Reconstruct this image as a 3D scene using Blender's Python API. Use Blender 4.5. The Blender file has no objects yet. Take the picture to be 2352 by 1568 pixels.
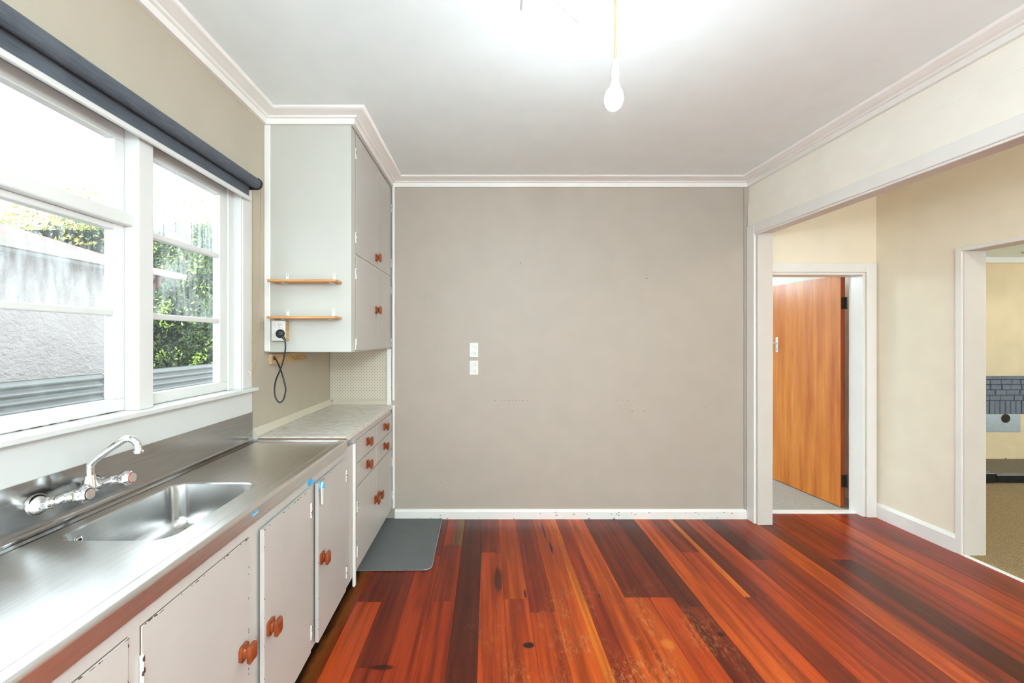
import bpy, bmesh, math, random
from mathutils import Vector, Matrix
random.seed(7)
S = bpy.context.scene
C = S.collection

# ------------------------------------------------------------------ camera, sky, exposure
F_PX = 1010.0
cam_d = bpy.data.cameras.new('camera')
cam_d.sensor_width = 36.0
cam_d.lens = F_PX / 2352.0 * 36.0
cam_d.shift_x = 55.0 / 2352.0
cam_d.shift_y = -6.0 / 2352.0
cam_d.clip_start = 0.05
cam = bpy.data.objects.new('camera', cam_d)
CAMZ = 1.4306
cam.location = (0, 0, CAMZ)
cam.rotation_euler = (math.pi / 2, 0, 0)
C.objects.link(cam)
S.camera = cam

SKY = 1.75
w = bpy.data.worlds.new('overcast_sky')
S.world = w
w.use_nodes = True
bg = w.node_tree.nodes['Background']
bg.inputs['Color'].default_value = (0.84, 0.985, 1.08, 1)
bg.inputs['Strength'].default_value = SKY
BULB = 155.0

S.view_settings.view_transform = 'Standard'
S.view_settings.look = 'None'
S.view_settings.gamma = 1.0
S.view_settings.use_curve_mapping = False
S.view_settings.exposure = 1.78
S.cycles.use_denoising = True
S.cycles.use_adaptive_sampling = True
S.cycles.adaptive_threshold = 0.05
S.cycles.adaptive_min_samples = 16
S.cycles.max_bounces = 7
S.cycles.diffuse_bounces = 5
S.cycles.glossy_bounces = 3
S.cycles.transparent_max_bounces = 8
S.cycles.caustics_reflective = False
S.cycles.caustics_refractive = False
S.cycles.sample_clamp_indirect = 6.0
S.cycles.use_light_tree = False


def portal(name, loc, rot, sx, sy):
    l = bpy.data.lights.new(name, 'AREA')
    l.shape = 'RECTANGLE'
    l.size, l.size_y = sx, sy
    l.cycles.is_portal = True
    o = bpy.data.objects.new(name, l)
    o.location, o.rotation_euler = loc, rot
    C.objects.link(o)


# ------------------------------------------------------------------ dimensions
XL = -1.262          # face of window wall
YB = 3.507           # face of end wall
CEIL = 2.702
XR0 = 2.073          # corner of end wall and partition
ANG = math.radians(1.76)
REAR = -2.0
RIGHT = Matrix.Translation((XR0, YB, 0)) @ Matrix.Rotation(ANG, 4, 'Z')   # frame of the partition: x to the right, y away


def rp(x, y, z=0):
    return RIGHT @ Vector((x, y, z))


# sky light openings
portal('portal_kitchen_window', (XL - .16, 1.07, 1.7), (0, math.radians(-90), 0), 1.1, 2.3)
portal('portal_rear_window', (.56, REAR - .12, 1.30), (math.radians(90), 0, 0), 3.1, 2.35)
portal('portal_hall_door', (2.72, REAR - .12, 1.15), (math.radians(90), 0, 0), .85, 2.2)
portal('portal_second_window', (XL - .16, -1.12, 1.30), (0, math.radians(-90), 0), 2.35, 1.5)
portal('portal_living_window', (8.25, 2.4, 1.25), (0, math.radians(90), 0), 1.7, 2.2)
portal('portal_bedroom_window', (.45, 5.1, 1.35), (0, math.radians(-90), 0), 2.0, 2.2)


# ------------------------------------------------------------------ mesh helpers
class MB:
    def __init__(s):
        s.v, s.f = [], []

    def add(s, verts, faces):
        b = len(s.v)
        s.v += [tuple(p) for p in verts]
        s.f += [tuple(b + i for i in f) for f in faces]
        return s

    def box(s, x0, x1, y0, y1, z0, z1):
        if x0 > x1: x0, x1 = x1, x0
        if y0 > y1: y0, y1 = y1, y0
        if z0 > z1: z0, z1 = z1, z0
        v = [(x0, y0, z0), (x1, y0, z0), (x1, y1, z0), (x0, y1, z0), (x0, y0, z1), (x1, y0, z1), (x1, y1, z1), (x0, y1, z1)]
        return s.add(v, [(0, 3, 2, 1), (4, 5, 6, 7), (0, 1, 5, 4), (1, 2, 6, 5), (2, 3, 7, 6), (3, 0, 4, 7)])

    def prism(s, poly, axis, a, b):
        """poly: 2D outline; extruded along axis from a to b"""
        n = len(poly)
        def p(u, v, t):
            return {'x': (t, u, v), 'y': (u, t, v), 'z': (u, v, t)}[axis]
        vs = [p(u, v, a) for u, v in poly] + [p(u, v, b) for u, v in poly]
        fs = [tuple(range(n)), tuple(range(2 * n - 1, n - 1, -1))]
        fs += [(i, i + n, (i + 1) % n + n, (i + 1) % n) for i in range(n)]
        return s.add(vs, fs)

    def loft(s, loops, cap0=True, cap1=True):
        n = len(loops[0])
        vs = [p for l in loops for p in l]
        fs = []
        for k in range(len(loops) - 1):
            for i in range(n):
                j = (i + 1) % n
                fs.append((k * n + i, k * n + j, (k + 1) * n + j, (k + 1) * n + i))
        if cap0: fs.append(tuple(range(n - 1, -1, -1)))
        if cap1: fs.append(tuple((len(loops) - 1) * n + i for i in range(n)))
        return s.add(vs, fs)

    def lathe(s, prof, origin, axis=(0, 0, 1), seg=20, cap=True):
        ax = Vector(axis).normalized()
        a = ax.orthogonal().normalized()
        b = ax.cross(a)
        o = Vector(origin)
        loops = []
        for r, t in prof:
            loops.append([o + ax * t + (a * math.cos(2 * math.pi * i / seg) + b * math.sin(2 * math.pi * i / seg)) * max(r, 1e-5) for i in range(seg)])
        return s.loft(loops, cap, cap)

    def tube(s, pts, r, seg=10, cap=True):
        pts = [Vector(p) for p in pts]
        rs = r if isinstance(r, (list, tuple)) else [r] * len(pts)
        loops, ref = [], None
        for i, p in enumerate(pts):
            t = (pts[min(i + 1, len(pts) - 1)] - pts[max(i - 1, 0)]).normalized()
            if ref is None:
                ref = t.orthogonal().normalized()
            ref = (ref - t * ref.dot(t)).normalized()
            b = t.cross(ref)
            loops.append([p + (ref * math.cos(2 * math.pi * k / seg) + b * math.sin(2 * math.pi * k / seg)) * rs[i] for k in range(seg)])
        return s.loft(loops, cap, cap)


def smooth_path(pts, n=8):
    """Catmull-Rom through pts"""
    P = [Vector(p) for p in pts]
    out = []
    for i in range(len(P) - 1):
        p0, p1, p2, p3 = P[max(i - 1, 0)], P[i], P[i + 1], P[min(i + 2, len(P) - 1)]
        for k in range(n):
            t = k / n
            out.append(.5 * ((2 * p1) + (p2 - p0) * t + (2 * p0 - 5 * p1 + 4 * p2 - p3) * t * t + (3 * p1 - p0 - 3 * p2 + p3) * t ** 3))
    out.append(P[-1])
    return out


def obj(name, mb, mat, parent=None, bevel=0, smooth=False, mtx=None, seg=2):
    me = bpy.data.meshes.new(name)
    me.from_pydata(mb.v, [], mb.f)
    bm = bmesh.new()
    bm.from_mesh(me)
    bmesh.ops.recalc_face_normals(bm, faces=bm.faces)
    if bevel:
        es = [e for e in bm.edges if len(e.link_faces) == 2 and e.calc_face_angle(0) > .6]
        bmesh.ops.bevel(bm, geom=es, offset=bevel, segments=seg, affect='EDGES', profile=.5, clamp_overlap=True)
    bm.to_mesh(me)
    bm.free()
    if smooth:
        me.shade_smooth()
        try:
            me.set_sharp_from_angle(angle=math.radians(42))
        except Exception:
            pass
    me.materials.append(mat)
    o = bpy.data.objects.new(name, me)
    C.objects.link(o)
    if mtx is not None:
        o.matrix_world = mtx
    if parent is not None:
        o.parent = parent
    return o


def empty(name, loc=(0, 0, 0), rz=0.0):
    o = bpy.data.objects.new(name, None)
    o.location = loc
    o.rotation_euler = (0, 0, rz)
    o.empty_display_size = .05
    C.objects.link(o)
    return o


def tag(o, label, cat=None, group=None, kind=None):
    o['label'] = label
    if cat: o['category'] = cat
    if group: o['group'] = group
    if kind: o['kind'] = kind
    return o


def structure(o, label=None):
    o['kind'] = 'structure'
    if label: o['label'] = label
    return o


# ------------------------------------------------------------------ material helpers
def new_mat(name):
    m = bpy.data.materials.new(name)
    m.use_nodes = True
    return m, m.node_tree, m.node_tree.nodes['Principled BSDF']


def srgb(r, g, b):
    f = lambda c: (c / 255 / 12.92) if c / 255 <= .04045 else ((c / 255 + .055) / 1.055) ** 2.4
    return (f(r), f(g), f(b), 1)


def nd(t, typ, **kw):
    n = t.nodes.new(typ)
    for k, v in kw.items():
        if k.startswith('i_'):
            n.inputs[k[2:].replace('_', ' ')].default_value = v
        else:
            setattr(n, k, v)
    return n


def pos_scaled(t, scale, rand_off=False, coord='pos'):
    if coord == 'pos':
        g = nd(t, 'ShaderNodeNewGeometry').outputs['Position']
    else:
        g = nd(t, 'ShaderNodeTexCoord').outputs['Object']
    if rand_off:
        oi = nd(t, 'ShaderNodeObjectInfo')
        ml = nd(t, 'ShaderNodeMath', operation='MULTIPLY')
        ml.inputs[1].default_value = 57.0
        t.links.new(oi.outputs['Random'], ml.inputs[0])
        ad = nd(t, 'ShaderNodeVectorMath', operation='ADD')
        t.links.new(g, ad.inputs[0]); t.links.new(ml.outputs[0], ad.inputs[1])
        g = ad.outputs[0]
    v = nd(t, 'ShaderNodeVectorMath', operation='MULTIPLY')
    v.inputs[1].default_value = scale
    t.links.new(g, v.inputs[0])
    return v.outputs[0]


def noise(t, vec, scale=1, detail=3, rough=.5):
    n = nd(t, 'ShaderNodeTexNoise')
    n.inputs['Scale'].default_value = scale
    n.inputs['Detail'].default_value = detail
    n.inputs['Roughness'].default_value = rough
    t.links.new(vec, n.inputs['Vector'])
    return n.outputs['Fac']


def ramp(t, fac, stops):
    r = nd(t, 'ShaderNodeValToRGB')
    e = r.color_ramp.elements
    while len(e) < len(stops): e.new(.5)
    for k, (p, c) in enumerate(stops):
        e[k].position = p
        e[k].color = c if len(c) == 4 else (*c, 1)
    t.links.new(fac, r.inputs['Fac'])
    return r.outputs['Color']


def maprange(t, v, a, b, c=0., d=1., smooth=True):
    n = nd(t, 'ShaderNodeMapRange')
    if smooth: n.interpolation_type = 'SMOOTHSTEP'
    for i, x in zip(('From Min', 'From Max', 'To Min', 'To Max'), (a, b, c, d)):
        n.inputs[i].default_value = x
    t.links.new(v, n.inputs['Value'])
    return n.outputs['Result']


def mth(t, op, a, b=None):
    n = nd(t, 'ShaderNodeMath', operation=op)
    for i, x in enumerate((a, b)):
        if x is None: continue
        if isinstance(x, (int, float)): n.inputs[i].default_value = x
        else: t.links.new(x, n.inputs[i])
    return n.outputs[0]


def mix(t, fac, a, b, blend='MIX'):
    n = nd(t, 'ShaderNodeMix', data_type='RGBA', blend_type=blend)
    for s, x in (('Factor', fac), ('A', a), ('B', b)):
        sock = [q for q in n.inputs if q.name == s and q.type == ('VALUE' if s == 'Factor' else 'RGBA')][0]
        if isinstance(x, (int, float)): sock.default_value = x
        elif isinstance(x, tuple): sock.default_value = x
        else: t.links.new(x, sock)
    return [q for q in n.outputs if q.type == 'RGBA'][0]


def bump(t, bs, h, strength=.2, dist=.01):
    b = nd(t, 'ShaderNodeBump')
    b.inputs['Strength'].default_value = strength
    b.inputs['Distance'].default_value = dist
    t.links.new(h, b.inputs['Height'])
    t.links.new(b.outputs['Normal'], bs.inputs['Normal'])


def paint(name, col, rough=.45, var=.04, bmp=.06, scale=6.0, spec=.4):
    m, t, b = new_mat(name)
    n = noise(t, pos_scaled(t, (scale,) * 3), 1, 2)
    dark = tuple(c * (1 - var) for c in col[:3]) + (1,)
    light = tuple(min(1, c * (1 + var * .6)) for c in col[:3]) + (1,)
    t.links.new(ramp(t, n, [(.3, dark), (.7, light)]), b.inputs['Base Color'])
    b.inputs['Roughness'].default_value = rough
    b.inputs['Specular IOR Level'].default_value = spec
    if bmp >= .1:
        bump(t, b, noise(t, pos_scaled(t, (140,) * 3), 1, 2), bmp, .002)
    return m


def plain(name, col, rough=.4, metal=0., spec=.5):
    m, t, b = new_mat(name)
    n = noise(t, pos_scaled(t, (30, 30, 30)), 1, 2)
    t.links.new(ramp(t, n, [(.3, tuple(c * .93 for c in col[:3])), (.7, tuple(min(1, c * 1.04) for c in col[:3]))]), b.inputs['Base Color'])
    b.inputs['Roughness'].default_value = rough
    b.inputs['Metallic'].default_value = metal
    b.inputs['Specular IOR Level'].default_value = spec
    return m


def wood(name, dark, light, grain=(40, 3, 40), rough=.35, rand=True, streak=None):
    m, t, b = new_mat(name)
    n = noise(t, pos_scaled(t, grain, rand), 1, 5, .6)
    c = ramp(t, n, [(.28, dark), (.72, light)])
    n2 = noise(t, pos_scaled(t, tuple(g * 5 for g in grain), rand), 1, 3, .6)
    c = mix(t, maprange(t, n2, .55, .8, 0, .5), c, tuple(x * .55 for x in dark[:3]) + (1,))
    t.links.new(c, b.inputs['Base Color'])
    b.inputs['Roughness'].default_value = rough
    bump(t, b, n2, .08, .002)
    return m


M = {}
M['wall'] = paint('warm_grey_wall_paint', srgb(175, 165, 152), .5, .03)
M['cream'] = paint('cream_wall_paint', srgb(243, 239, 227), .5, .03)
M['window_wall'] = paint('darker_window_wall_paint', srgb(183, 173, 155), .5, .03)  # darker tone than the cream on the partition
M['hall'] = paint('cream_hall_paint', srgb(238, 229, 208), .55, .03)
M['ceil'] = paint('ceiling_paint', srgb(238, 248, 247), .6, .02)
M['trim'] = paint('white_gloss_trim', srgb(234, 232, 226), .3, .025, .05)
M['reveal'] = paint('off_white_reveal_paint', srgb(212, 206, 198), .35, .025, .05)
M['window'] = paint('white_window_paint', srgb(214, 214, 210), .3, .02, .04)
M['cab'] = paint('off_white_cabinet_paint', srgb(188, 184, 178), .32, .025, .05)
M['cabside'] = paint('white_cabinet_side_paint', srgb(192, 191, 182), .35, .015, .04)
M['rawedge'] = plain('raw_chipboard_edge', srgb(140, 96, 60), .8)
M['upstand'] = paint('cream_upstand_paint', srgb(212, 204, 186), .35, .03)
M['seam'] = plain('dark_gap', srgb(112, 96, 82), .8)
M['chip'] = plain('bare_paint_chip', srgb(88, 62, 48), .8)
M['kick'] = plain('dark_toe_kick', srgb(46, 36, 30), .85)  # one near-black colour over the whole toe kick
M['chrome'] = plain('chrome', (.86, .87, .88), .07, 1.)
M['black'] = plain('black_plastic', srgb(26, 28, 30), .35)
M['white_plastic'] = plain('white_plastic', srgb(220, 218, 211), .3)
M['blue_plastic'] = plain('blue_plastic', srgb(70, 172, 214), .3)
M['red'] = plain('red_ring', srgb(190, 40, 40), .4)
M['brass'] = plain('brass', (.62, .42, .17), .35, 1.)
M['zinc'] = plain('zinc_bracket', srgb(214, 220, 220), .35, .35)
M['hinge_iron'] = plain('dark_iron', srgb(62, 54, 46), .5, .7)
M['knob'] = wood('varnished_knob_wood', srgb(104, 44, 22), srgb(168, 84, 40), (60, 25, 25), .3)
M['pine'] = wood('pine_shelf', srgb(176, 118, 62), srgb(214, 160, 98), (6, 60, 60), .5)
M['hookwood'] = wood('old_varnished_strip', srgb(176, 142, 92), srgb(214, 186, 138), (50, 6, 50), .5)
M['doorwood'] = wood('orange_varnished_door', srgb(180, 92, 28), srgb(220, 140, 60), (16, 16, 1.1), .32)
M['dooredge'] = wood('red_door_edge', srgb(112, 44, 20), srgb(160, 72, 34), (40, 40, 3), .5)
M['cord'] = plain('tan_flex', srgb(214, 182, 130), .6)
M['chain'] = plain('ball_chain', srgb(176, 152, 104), .35, .4)


def mat_steel(name, lo, hi, r0, r1, aniso):
    m, t, b = new_mat(name)
    n = noise(t, pos_scaled(t, (260, 8, 260)), 1, 3)
    n2 = noise(t, pos_scaled(t, (5, 5, 5)), 1, 1)
    c = ramp(t, n, [(.3, (lo, lo * .99, lo * .97)), (.7, (hi, hi * .99, hi * .97))])
    t.links.new(c, b.inputs['Base Color'])
    b.inputs['Metallic'].default_value = 1
    t.links.new(maprange(t, n2, .2, .8, r0, r1, False), b.inputs['Roughness'])
    b.inputs['Anisotropic'].default_value = aniso
    cv = nd(t, 'ShaderNodeCombineXYZ')
    cv.inputs[0].default_value, cv.inputs[2].default_value = .707, .707
    t.links.new(cv.outputs[0], b.inputs['Tangent'])
    return m


def mat_laminate():
    m, t, b = new_mat('pale_marbled_laminate')
    n = noise(t, pos_scaled(t, (22, 60, 40)), 1, 6, .65)
    t.links.new(ramp(t, n, [(.35, srgb(196, 190, 178)), (.5, srgb(216, 212, 203)), (.68, srgb(230, 228, 222))]), b.inputs['Base Color'])
    b.inputs['Roughness'].default_value = .22
    return m


def mat_peg():
    m, t, b = new_mat('perforated_hardboard')
    g = nd(t, 'ShaderNodeNewGeometry').outputs['Position']
    sep = nd(t, 'ShaderNodeSeparateXYZ')
    t.links.new(g, sep.inputs[0])
    P = .0255
    def grid(ox, oz):
        fx = mth(t, 'SUBTRACT', mth(t, 'FRACT', mth(t, 'ADD', mth(t, 'DIVIDE', sep.outputs['X'], P), 100 + ox)), .5)
        fz = mth(t, 'SUBTRACT', mth(t, 'FRACT', mth(t, 'ADD', mth(t, 'DIVIDE', sep.outputs['Z'], P), 100 + oz)), .5)
        d = mth(t, 'SQRT', mth(t, 'ADD', mth(t, 'MULTIPLY', fx, fx), mth(t, 'MULTIPLY', fz, fz)))
        return mth(t, 'LESS_THAN', d, .10)
    holes = mth(t, 'MAXIMUM', grid(0, 0), grid(.5, .5))
    c = mix(t, holes, srgb(208, 199, 180), srgb(66, 54, 43))
    t.links.new(c, b.inputs['Base Color'])
    b.inputs['Roughness'].default_value = .5
    return m


def mat_blind():
    m, t, b = new_mat('charcoal_blind_fabric')
    n = noise(t, pos_scaled(t, (90, 12, 420)), 1, 3)
    n2 = noise(t, pos_scaled(t, (8, 8, 8)), 1, 3)
    c = ramp(t, n, [(.3, srgb(66, 72, 80)), (.7, srgb(90, 96, 104))])
    c = mix(t, maprange(t, n2, .5, .75, 0, .3), c, srgb(104, 110, 116))
    t.links.new(c, b.inputs['Base Color'])
    b.inputs['Roughness'].default_value = .8
    bump(t, b, n, .2, .002)
    return m


def mat_mat():
    m, t, b = new_mat('grey_felt_mat')
    n = noise(t, pos_scaled(t, (240,) * 3), 1, 3)
    n2 = noise(t, pos_scaled(t, (6,) * 3), 1, 3)
    c = ramp(t, n, [(.3, srgb(84, 88, 88)), (.7, srgb(124, 128, 128))])
    c = mix(t, maprange(t, n2, .5, .8, 0, .25), c, srgb(96, 92, 84))
    t.links.new(c, b.inputs['Base Color'])
    b.inputs['Roughness'].default_value = .95
    bump(t, b, n, .4, .003)
    return m


def mat_carpet(name, a, bb):
    m, t, b = new_mat(name)
    n = noise(t, pos_scaled(t, (160,) * 3), 1, 4, .7)
    t.links.new(ramp(t, n, [(.32, a), (.68, bb)]), b.inputs['Base Color'])
    b.inputs['Roughness'].default_value = 1
    b.inputs['Specular IOR Level'].default_value = .1
    bump(t, b, n, .8, .01)
    return m


def mat_floorboard():
    m, t, b = new_mat('red_varnished_floorboards')
    oi = nd(t, 'ShaderNodeObjectInfo')
    base = oi.outputs['Color']
    g = nd(t, 'ShaderNodeNewGeometry').outputs['Position']
    sep = nd(t, 'ShaderNodeSeparateXYZ')
    t.links.new(g, sep.inputs[0])
    X, Y = sep.outputs['X'], sep.outputs['Y']
    n1 = noise(t, pos_scaled(t, (26, .9, 1), True), 1, 4, .6)       # broad streaks along the board
    n2 = noise(t, pos_scaled(t, (150, 3.5, 1), True), 1, 4, .65)    # grain
    n3 = noise(t, pos_scaled(t, (5, 2.2, 1), True), 1, 4, .6)       # cloudy tone
    c = mix(t, maprange(t, n1, .32, .7), mix(t, 1., base, (.52, .42, .40, 1), 'MULTIPLY'), mix(t, 1., base, (1.22, 1.34, 1.2, 1), 'MULTIPLY'))
    c = mix(t, maprange(t, n2, .45, .8, 0, .55), c, mix(t, 1., base, (.48, .38, .36, 1), 'MULTIPLY'))
    c = mix(t, maprange(t, n3, .52, .78, 0, .55), c, mix(t, 1., base, (.5, .36, .34, 1), 'MULTIPLY'))
    # worn patches where people stand
    dx = mth(t, 'SUBTRACT', X, .62)
    dy = mth(t, 'SUBTRACT', Y, 1.85)
    r = mth(t, 'SQRT', mth(t, 'ADD', mth(t, 'MULTIPLY', dx, dx), mth(t, 'MULTIPLY', mth(t, 'MULTIPLY', dy, dy), .75)))
    zone = maprange(t, r, .2, .95, 1, 0)
    patch = maprange(t, noise(t, pos_scaled(t, (7, 3.0, 1)), 1, 4, .6), .46, .62)
    fine = maprange(t, noise(t, pos_scaled(t, (85, 24, 1)), 1, 5, .75), .47, .6)
    wear = mth(t, 'MULTIPLY', mth(t, 'MULTIPLY', zone, patch), fine)
    c = mix(t, mth(t, 'MULTIPLY', wear, .6), c, srgb(186, 122, 70))
    scratch = maprange(t, noise(t, pos_scaled(t, (30, 190, 1)), 1, 2, .5), .68, .74)
    c = mix(t, mth(t, 'MULTIPLY', mth(t, 'MULTIPLY', scratch, zone), .35), c, srgb(206, 160, 110))
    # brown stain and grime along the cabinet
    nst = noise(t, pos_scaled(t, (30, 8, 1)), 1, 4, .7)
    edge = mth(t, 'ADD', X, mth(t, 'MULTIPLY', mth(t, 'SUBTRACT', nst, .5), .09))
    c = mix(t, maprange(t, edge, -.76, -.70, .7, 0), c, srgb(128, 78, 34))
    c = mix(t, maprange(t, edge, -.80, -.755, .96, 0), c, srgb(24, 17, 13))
    # knots and a burnt mark
    def blob(cx, cy, rx, ry, soft=.5):
        ax = mth(t, 'DIVIDE', mth(t, 'SUBTRACT', X, cx), rx)
        ay = mth(t, 'DIVIDE', mth(t, 'SUBTRACT', Y, cy), ry)
        d = mth(t, 'SQRT', mth(t, 'ADD', mth(t, 'MULTIPLY', ax, ax), mth(t, 'MULTIPLY', ay, ay)))
        d = mth(t, 'ADD', d, mth(t, 'MULTIPLY', mth(t, 'SUBTRACT', nst, .5), .8))
        return maprange(t, d, 1, soft, 0, 1)
    for (cx, cy, rx, ry, k) in ((.190, 2.055, .033, .024, .97), (.415, 3.28, .008, .2, .9), (.432, 3.02, .010, .10, .95), (.06, 2.62, .03, .17, .7), (.208, 2.47, .01, .05, .85), (-.46, 1.915, .07, .02, .75), (.62, 2.45, .006, .03, .9), (1.13, 2.13, .02, .02, .8)):
        c = mix(t, mth(t, 'MULTIPLY', blob(cx, cy, rx, ry), k), c, srgb(22, 14, 12))
    c = mix(t, mth(t, 'MULTIPLY', blob(.845, 2.06, .045, .05, .3), .6), c, srgb(206, 120, 44))
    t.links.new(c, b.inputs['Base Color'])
    rg = maprange(t, n1, .2, .8, .27, .34, False)
    t.links.new(rg, b.inputs['Roughness'])
    b.inputs['Specular IOR Level'].default_value = .32
    bump(t, b, n2, .05, .002)
    return m


def mat_glass(name, fog=0.0, streak=(60, 60, 3), lo=.45, hi=.75):
    m = bpy.data.materials.new(name)
    m.use_nodes = True
    t = m.node_tree
    t.nodes.clear()
    out = nd(t, 'ShaderNodeOutputMaterial')
    tr = nd(t, 'ShaderNodeBsdfTransparent')
    tr.inputs['Color'].default_value = (.97, .98, .975, 1)
    gl = nd(t, 'ShaderNodeBsdfGlossy')
    gl.inputs['Roughness'].default_value = .02
    lw = nd(t, 'ShaderNodeLayerWeight')
    fr = mth(t, 'ADD', mth(t, 'MULTIPLY', mth(t, 'POWER', lw.outputs['Facing'], 5.0), .55), .022)
    mx = nd(t, 'ShaderNodeMixShader')
    t.links.new(fr, mx.inputs[0])
    t.links.new(tr.outputs[0], mx.inputs[1])
    t.links.new(gl.outputs[0], mx.inputs[2])
    last = mx.outputs[0]
    if fog > 0:
        tl = nd(t, 'ShaderNodeBsdfTranslucent')
        tl.inputs['Color'].default_value = (.92, .93, .92, 1)
        n = noise(t, pos_scaled(t, streak), 1, 4, .6)
        n2 = noise(t, pos_scaled(t, (7, 7, 5)), 1, 3)
        f = mth(t, 'MULTIPLY', maprange(t, mth(t, 'ADD', mth(t, 'MULTIPLY', n, .6), mth(t, 'MULTIPLY', n2, .4)), lo, hi, .12, 1), fog)
        m2 = nd(t, 'ShaderNodeMixShader')
        t.links.new(f, m2.inputs[0])
        t.links.new(last, m2.inputs[1])
        t.links.new(tl.outputs[0], m2.inputs[2])
        last = m2.outputs[0]
    t.links.new(last, out.inputs['Surface'])
    return m


M['steel'] = mat_steel('brushed_stainless_steel', .80, .90, .27, .35, .7)
M['steel_splash'] = mat_steel('stainless_splash_dimmed', .44, .52, .14, .22, .3)  # darker copy of the deck steel, dim reflections put into its base colour
M['steel_bowl'] = mat_steel('stainless_bowl', .60, .68, .18, .28, .2)
M['laminate'] = mat_laminate()
M['peg'] = mat_peg()
M['blind'] = mat_blind()
M['mat'] = mat_mat()
M['carpet_tan'] = mat_carpet('tan_carpet', srgb(120, 98, 68), srgb(190, 166, 128))
M['carpet_grey'] = mat_carpet('grey_beige_carpet', srgb(150, 144, 134), srgb(204, 198, 188))
M['board'] = mat_floorboard()
M['glass'] = mat_glass('clear_glass', .06, (25, 25, 25), .5, .8)
M['glass_misted'] = mat_glass('misted_streaky_glass', .40, (90, 90, 4), .38, .62)
M['glass_dirty'] = mat_glass('dusty_glass', .16, (40, 40, 8), .42, .68)
M['subfloor'] = plain('dark_subfloor', srgb(30, 20, 14), .9)
M['bedroom'] = paint('white_bedroom_paint', srgb(240, 238, 232), .5, .02)
M['living'] = paint('aged_cream_living_wall', srgb(232, 212, 176), .6, .10, .06, 2.5)

# ------------------------------------------------------------------ floor
floor = structure(obj('floor', MB().box(XL - .15, 3.35, REAR, 3.66, -.12, -.022), M['subfloor']), 'red varnished timber board floor')
unit = bpy.data.meshes.new('floorboard')
bm = bmesh.new()
bmesh.ops.create_cube(bm, size=1)
bm.to_mesh(unit); bm.free()
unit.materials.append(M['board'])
PW = .1335
# colours seen on the boards (sRGB)
DK, DM, MD, RD, OR, BR, OL = (86, 28, 15), (110, 34, 15), (130, 40, 15), (150, 47, 16), (176, 70, 18), (208, 104, 24), (120, 82, 42)
RO = (168, 60, 17)
known = {
    -6: [(REAR, MD), (YB, 0)], -5: [(REAR, RO), (2.394, DM), (YB, 0)], -4: [(REAR, MD), (1.913, DM), (YB, 0)],
    -3: [(REAR, RD), (2.9, DM), (YB, 0)], -1: [(REAR, DK), (YB, 0)],
    0: [(REAR, RO), (2.95, MD), (YB, 0)], 1: [(REAR, RO), (2.42, OR), (YB, 0)], 2: [(REAR, RO), (2.3, MD), (YB, 0)],
    3: [(REAR, OR), (YB, 0)], 5: [(REAR, OR), (YB, 0)], 6: [(REAR, OR), (2.435, DM), (YB, 0)],
    7: [(REAR, RO), (2.435, DM), (YB, 0)], 8: [(REAR, DM), (2.35, DK), (YB, 0)], 9: [(REAR, OR), (YB, 0)],
    10: [(REAR, RO), (2.95, MD), (YB, 0)], 11: [(REAR, DM), (2.437, MD), (YB, 0)], 12: [(REAR, RO), (YB, 0)],
    13: [(REAR, RD), (2.852, DK), (YB, 0)], 14: [(REAR, MD), (YB, 0)], 15: [(REAR, OR), (YB, 0)], 16: [(REAR, DM), (3.55, 0)],
    17: [(REAR, DK), (2.85, RD), (3.63, 0)], 18: [(REAR, MD), (3.63, 0)], 19: [(REAR, RD), (3.63, 0)], 20: [(REAR, MD), (2.1, OR), (3.63, 0)],
    21: [(REAR, RD), (3.63, 0)], 22: [(REAR, MD), (3.63, 0)], 23: [(REAR, RD), (3.63, 0)],
}


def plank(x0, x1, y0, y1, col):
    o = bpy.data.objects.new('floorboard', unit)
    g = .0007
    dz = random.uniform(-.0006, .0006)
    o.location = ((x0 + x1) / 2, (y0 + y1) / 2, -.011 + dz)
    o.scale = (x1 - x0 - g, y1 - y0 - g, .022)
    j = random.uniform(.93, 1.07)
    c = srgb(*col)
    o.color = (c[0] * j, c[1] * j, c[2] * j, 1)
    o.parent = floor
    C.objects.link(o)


for k in range(-10, 25):
    x0 = -.0467 + PW * k
    x1 = x0 + PW
    if k == -2:
        plank(x0, x1, REAR, 2.404, RD); plank(x0, x1, 2.404, 3.05, MD)
        plank(x0, x0 + .066, 3.05, YB, RD); plank(x0 + .066, x1, 3.05, YB, OL); continue
    if k == 4:
        plank(x0, x0 + .046, REAR, YB, BR); plank(x0 + .046, x1, REAR, YB, RD); continue
    rows = known.get(k)
    if rows is None:
        c1 = random.choice([MD, RD, DM, RD])
        rows = [(REAR, c1), (3.63 if x0 > 2.0 else YB, 0)]
    if k == 11:
        plank(x0, x1, REAR, 2.437, DM); plank(x0, x0 + .035, 2.437, YB, BR); plank(x0 + .035, x1, 2.437, YB, DM); continue
    for (a, c), (b2, _) in zip(rows, rows[1:]):
        plank(x0, x1, a, b2, c)

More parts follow.
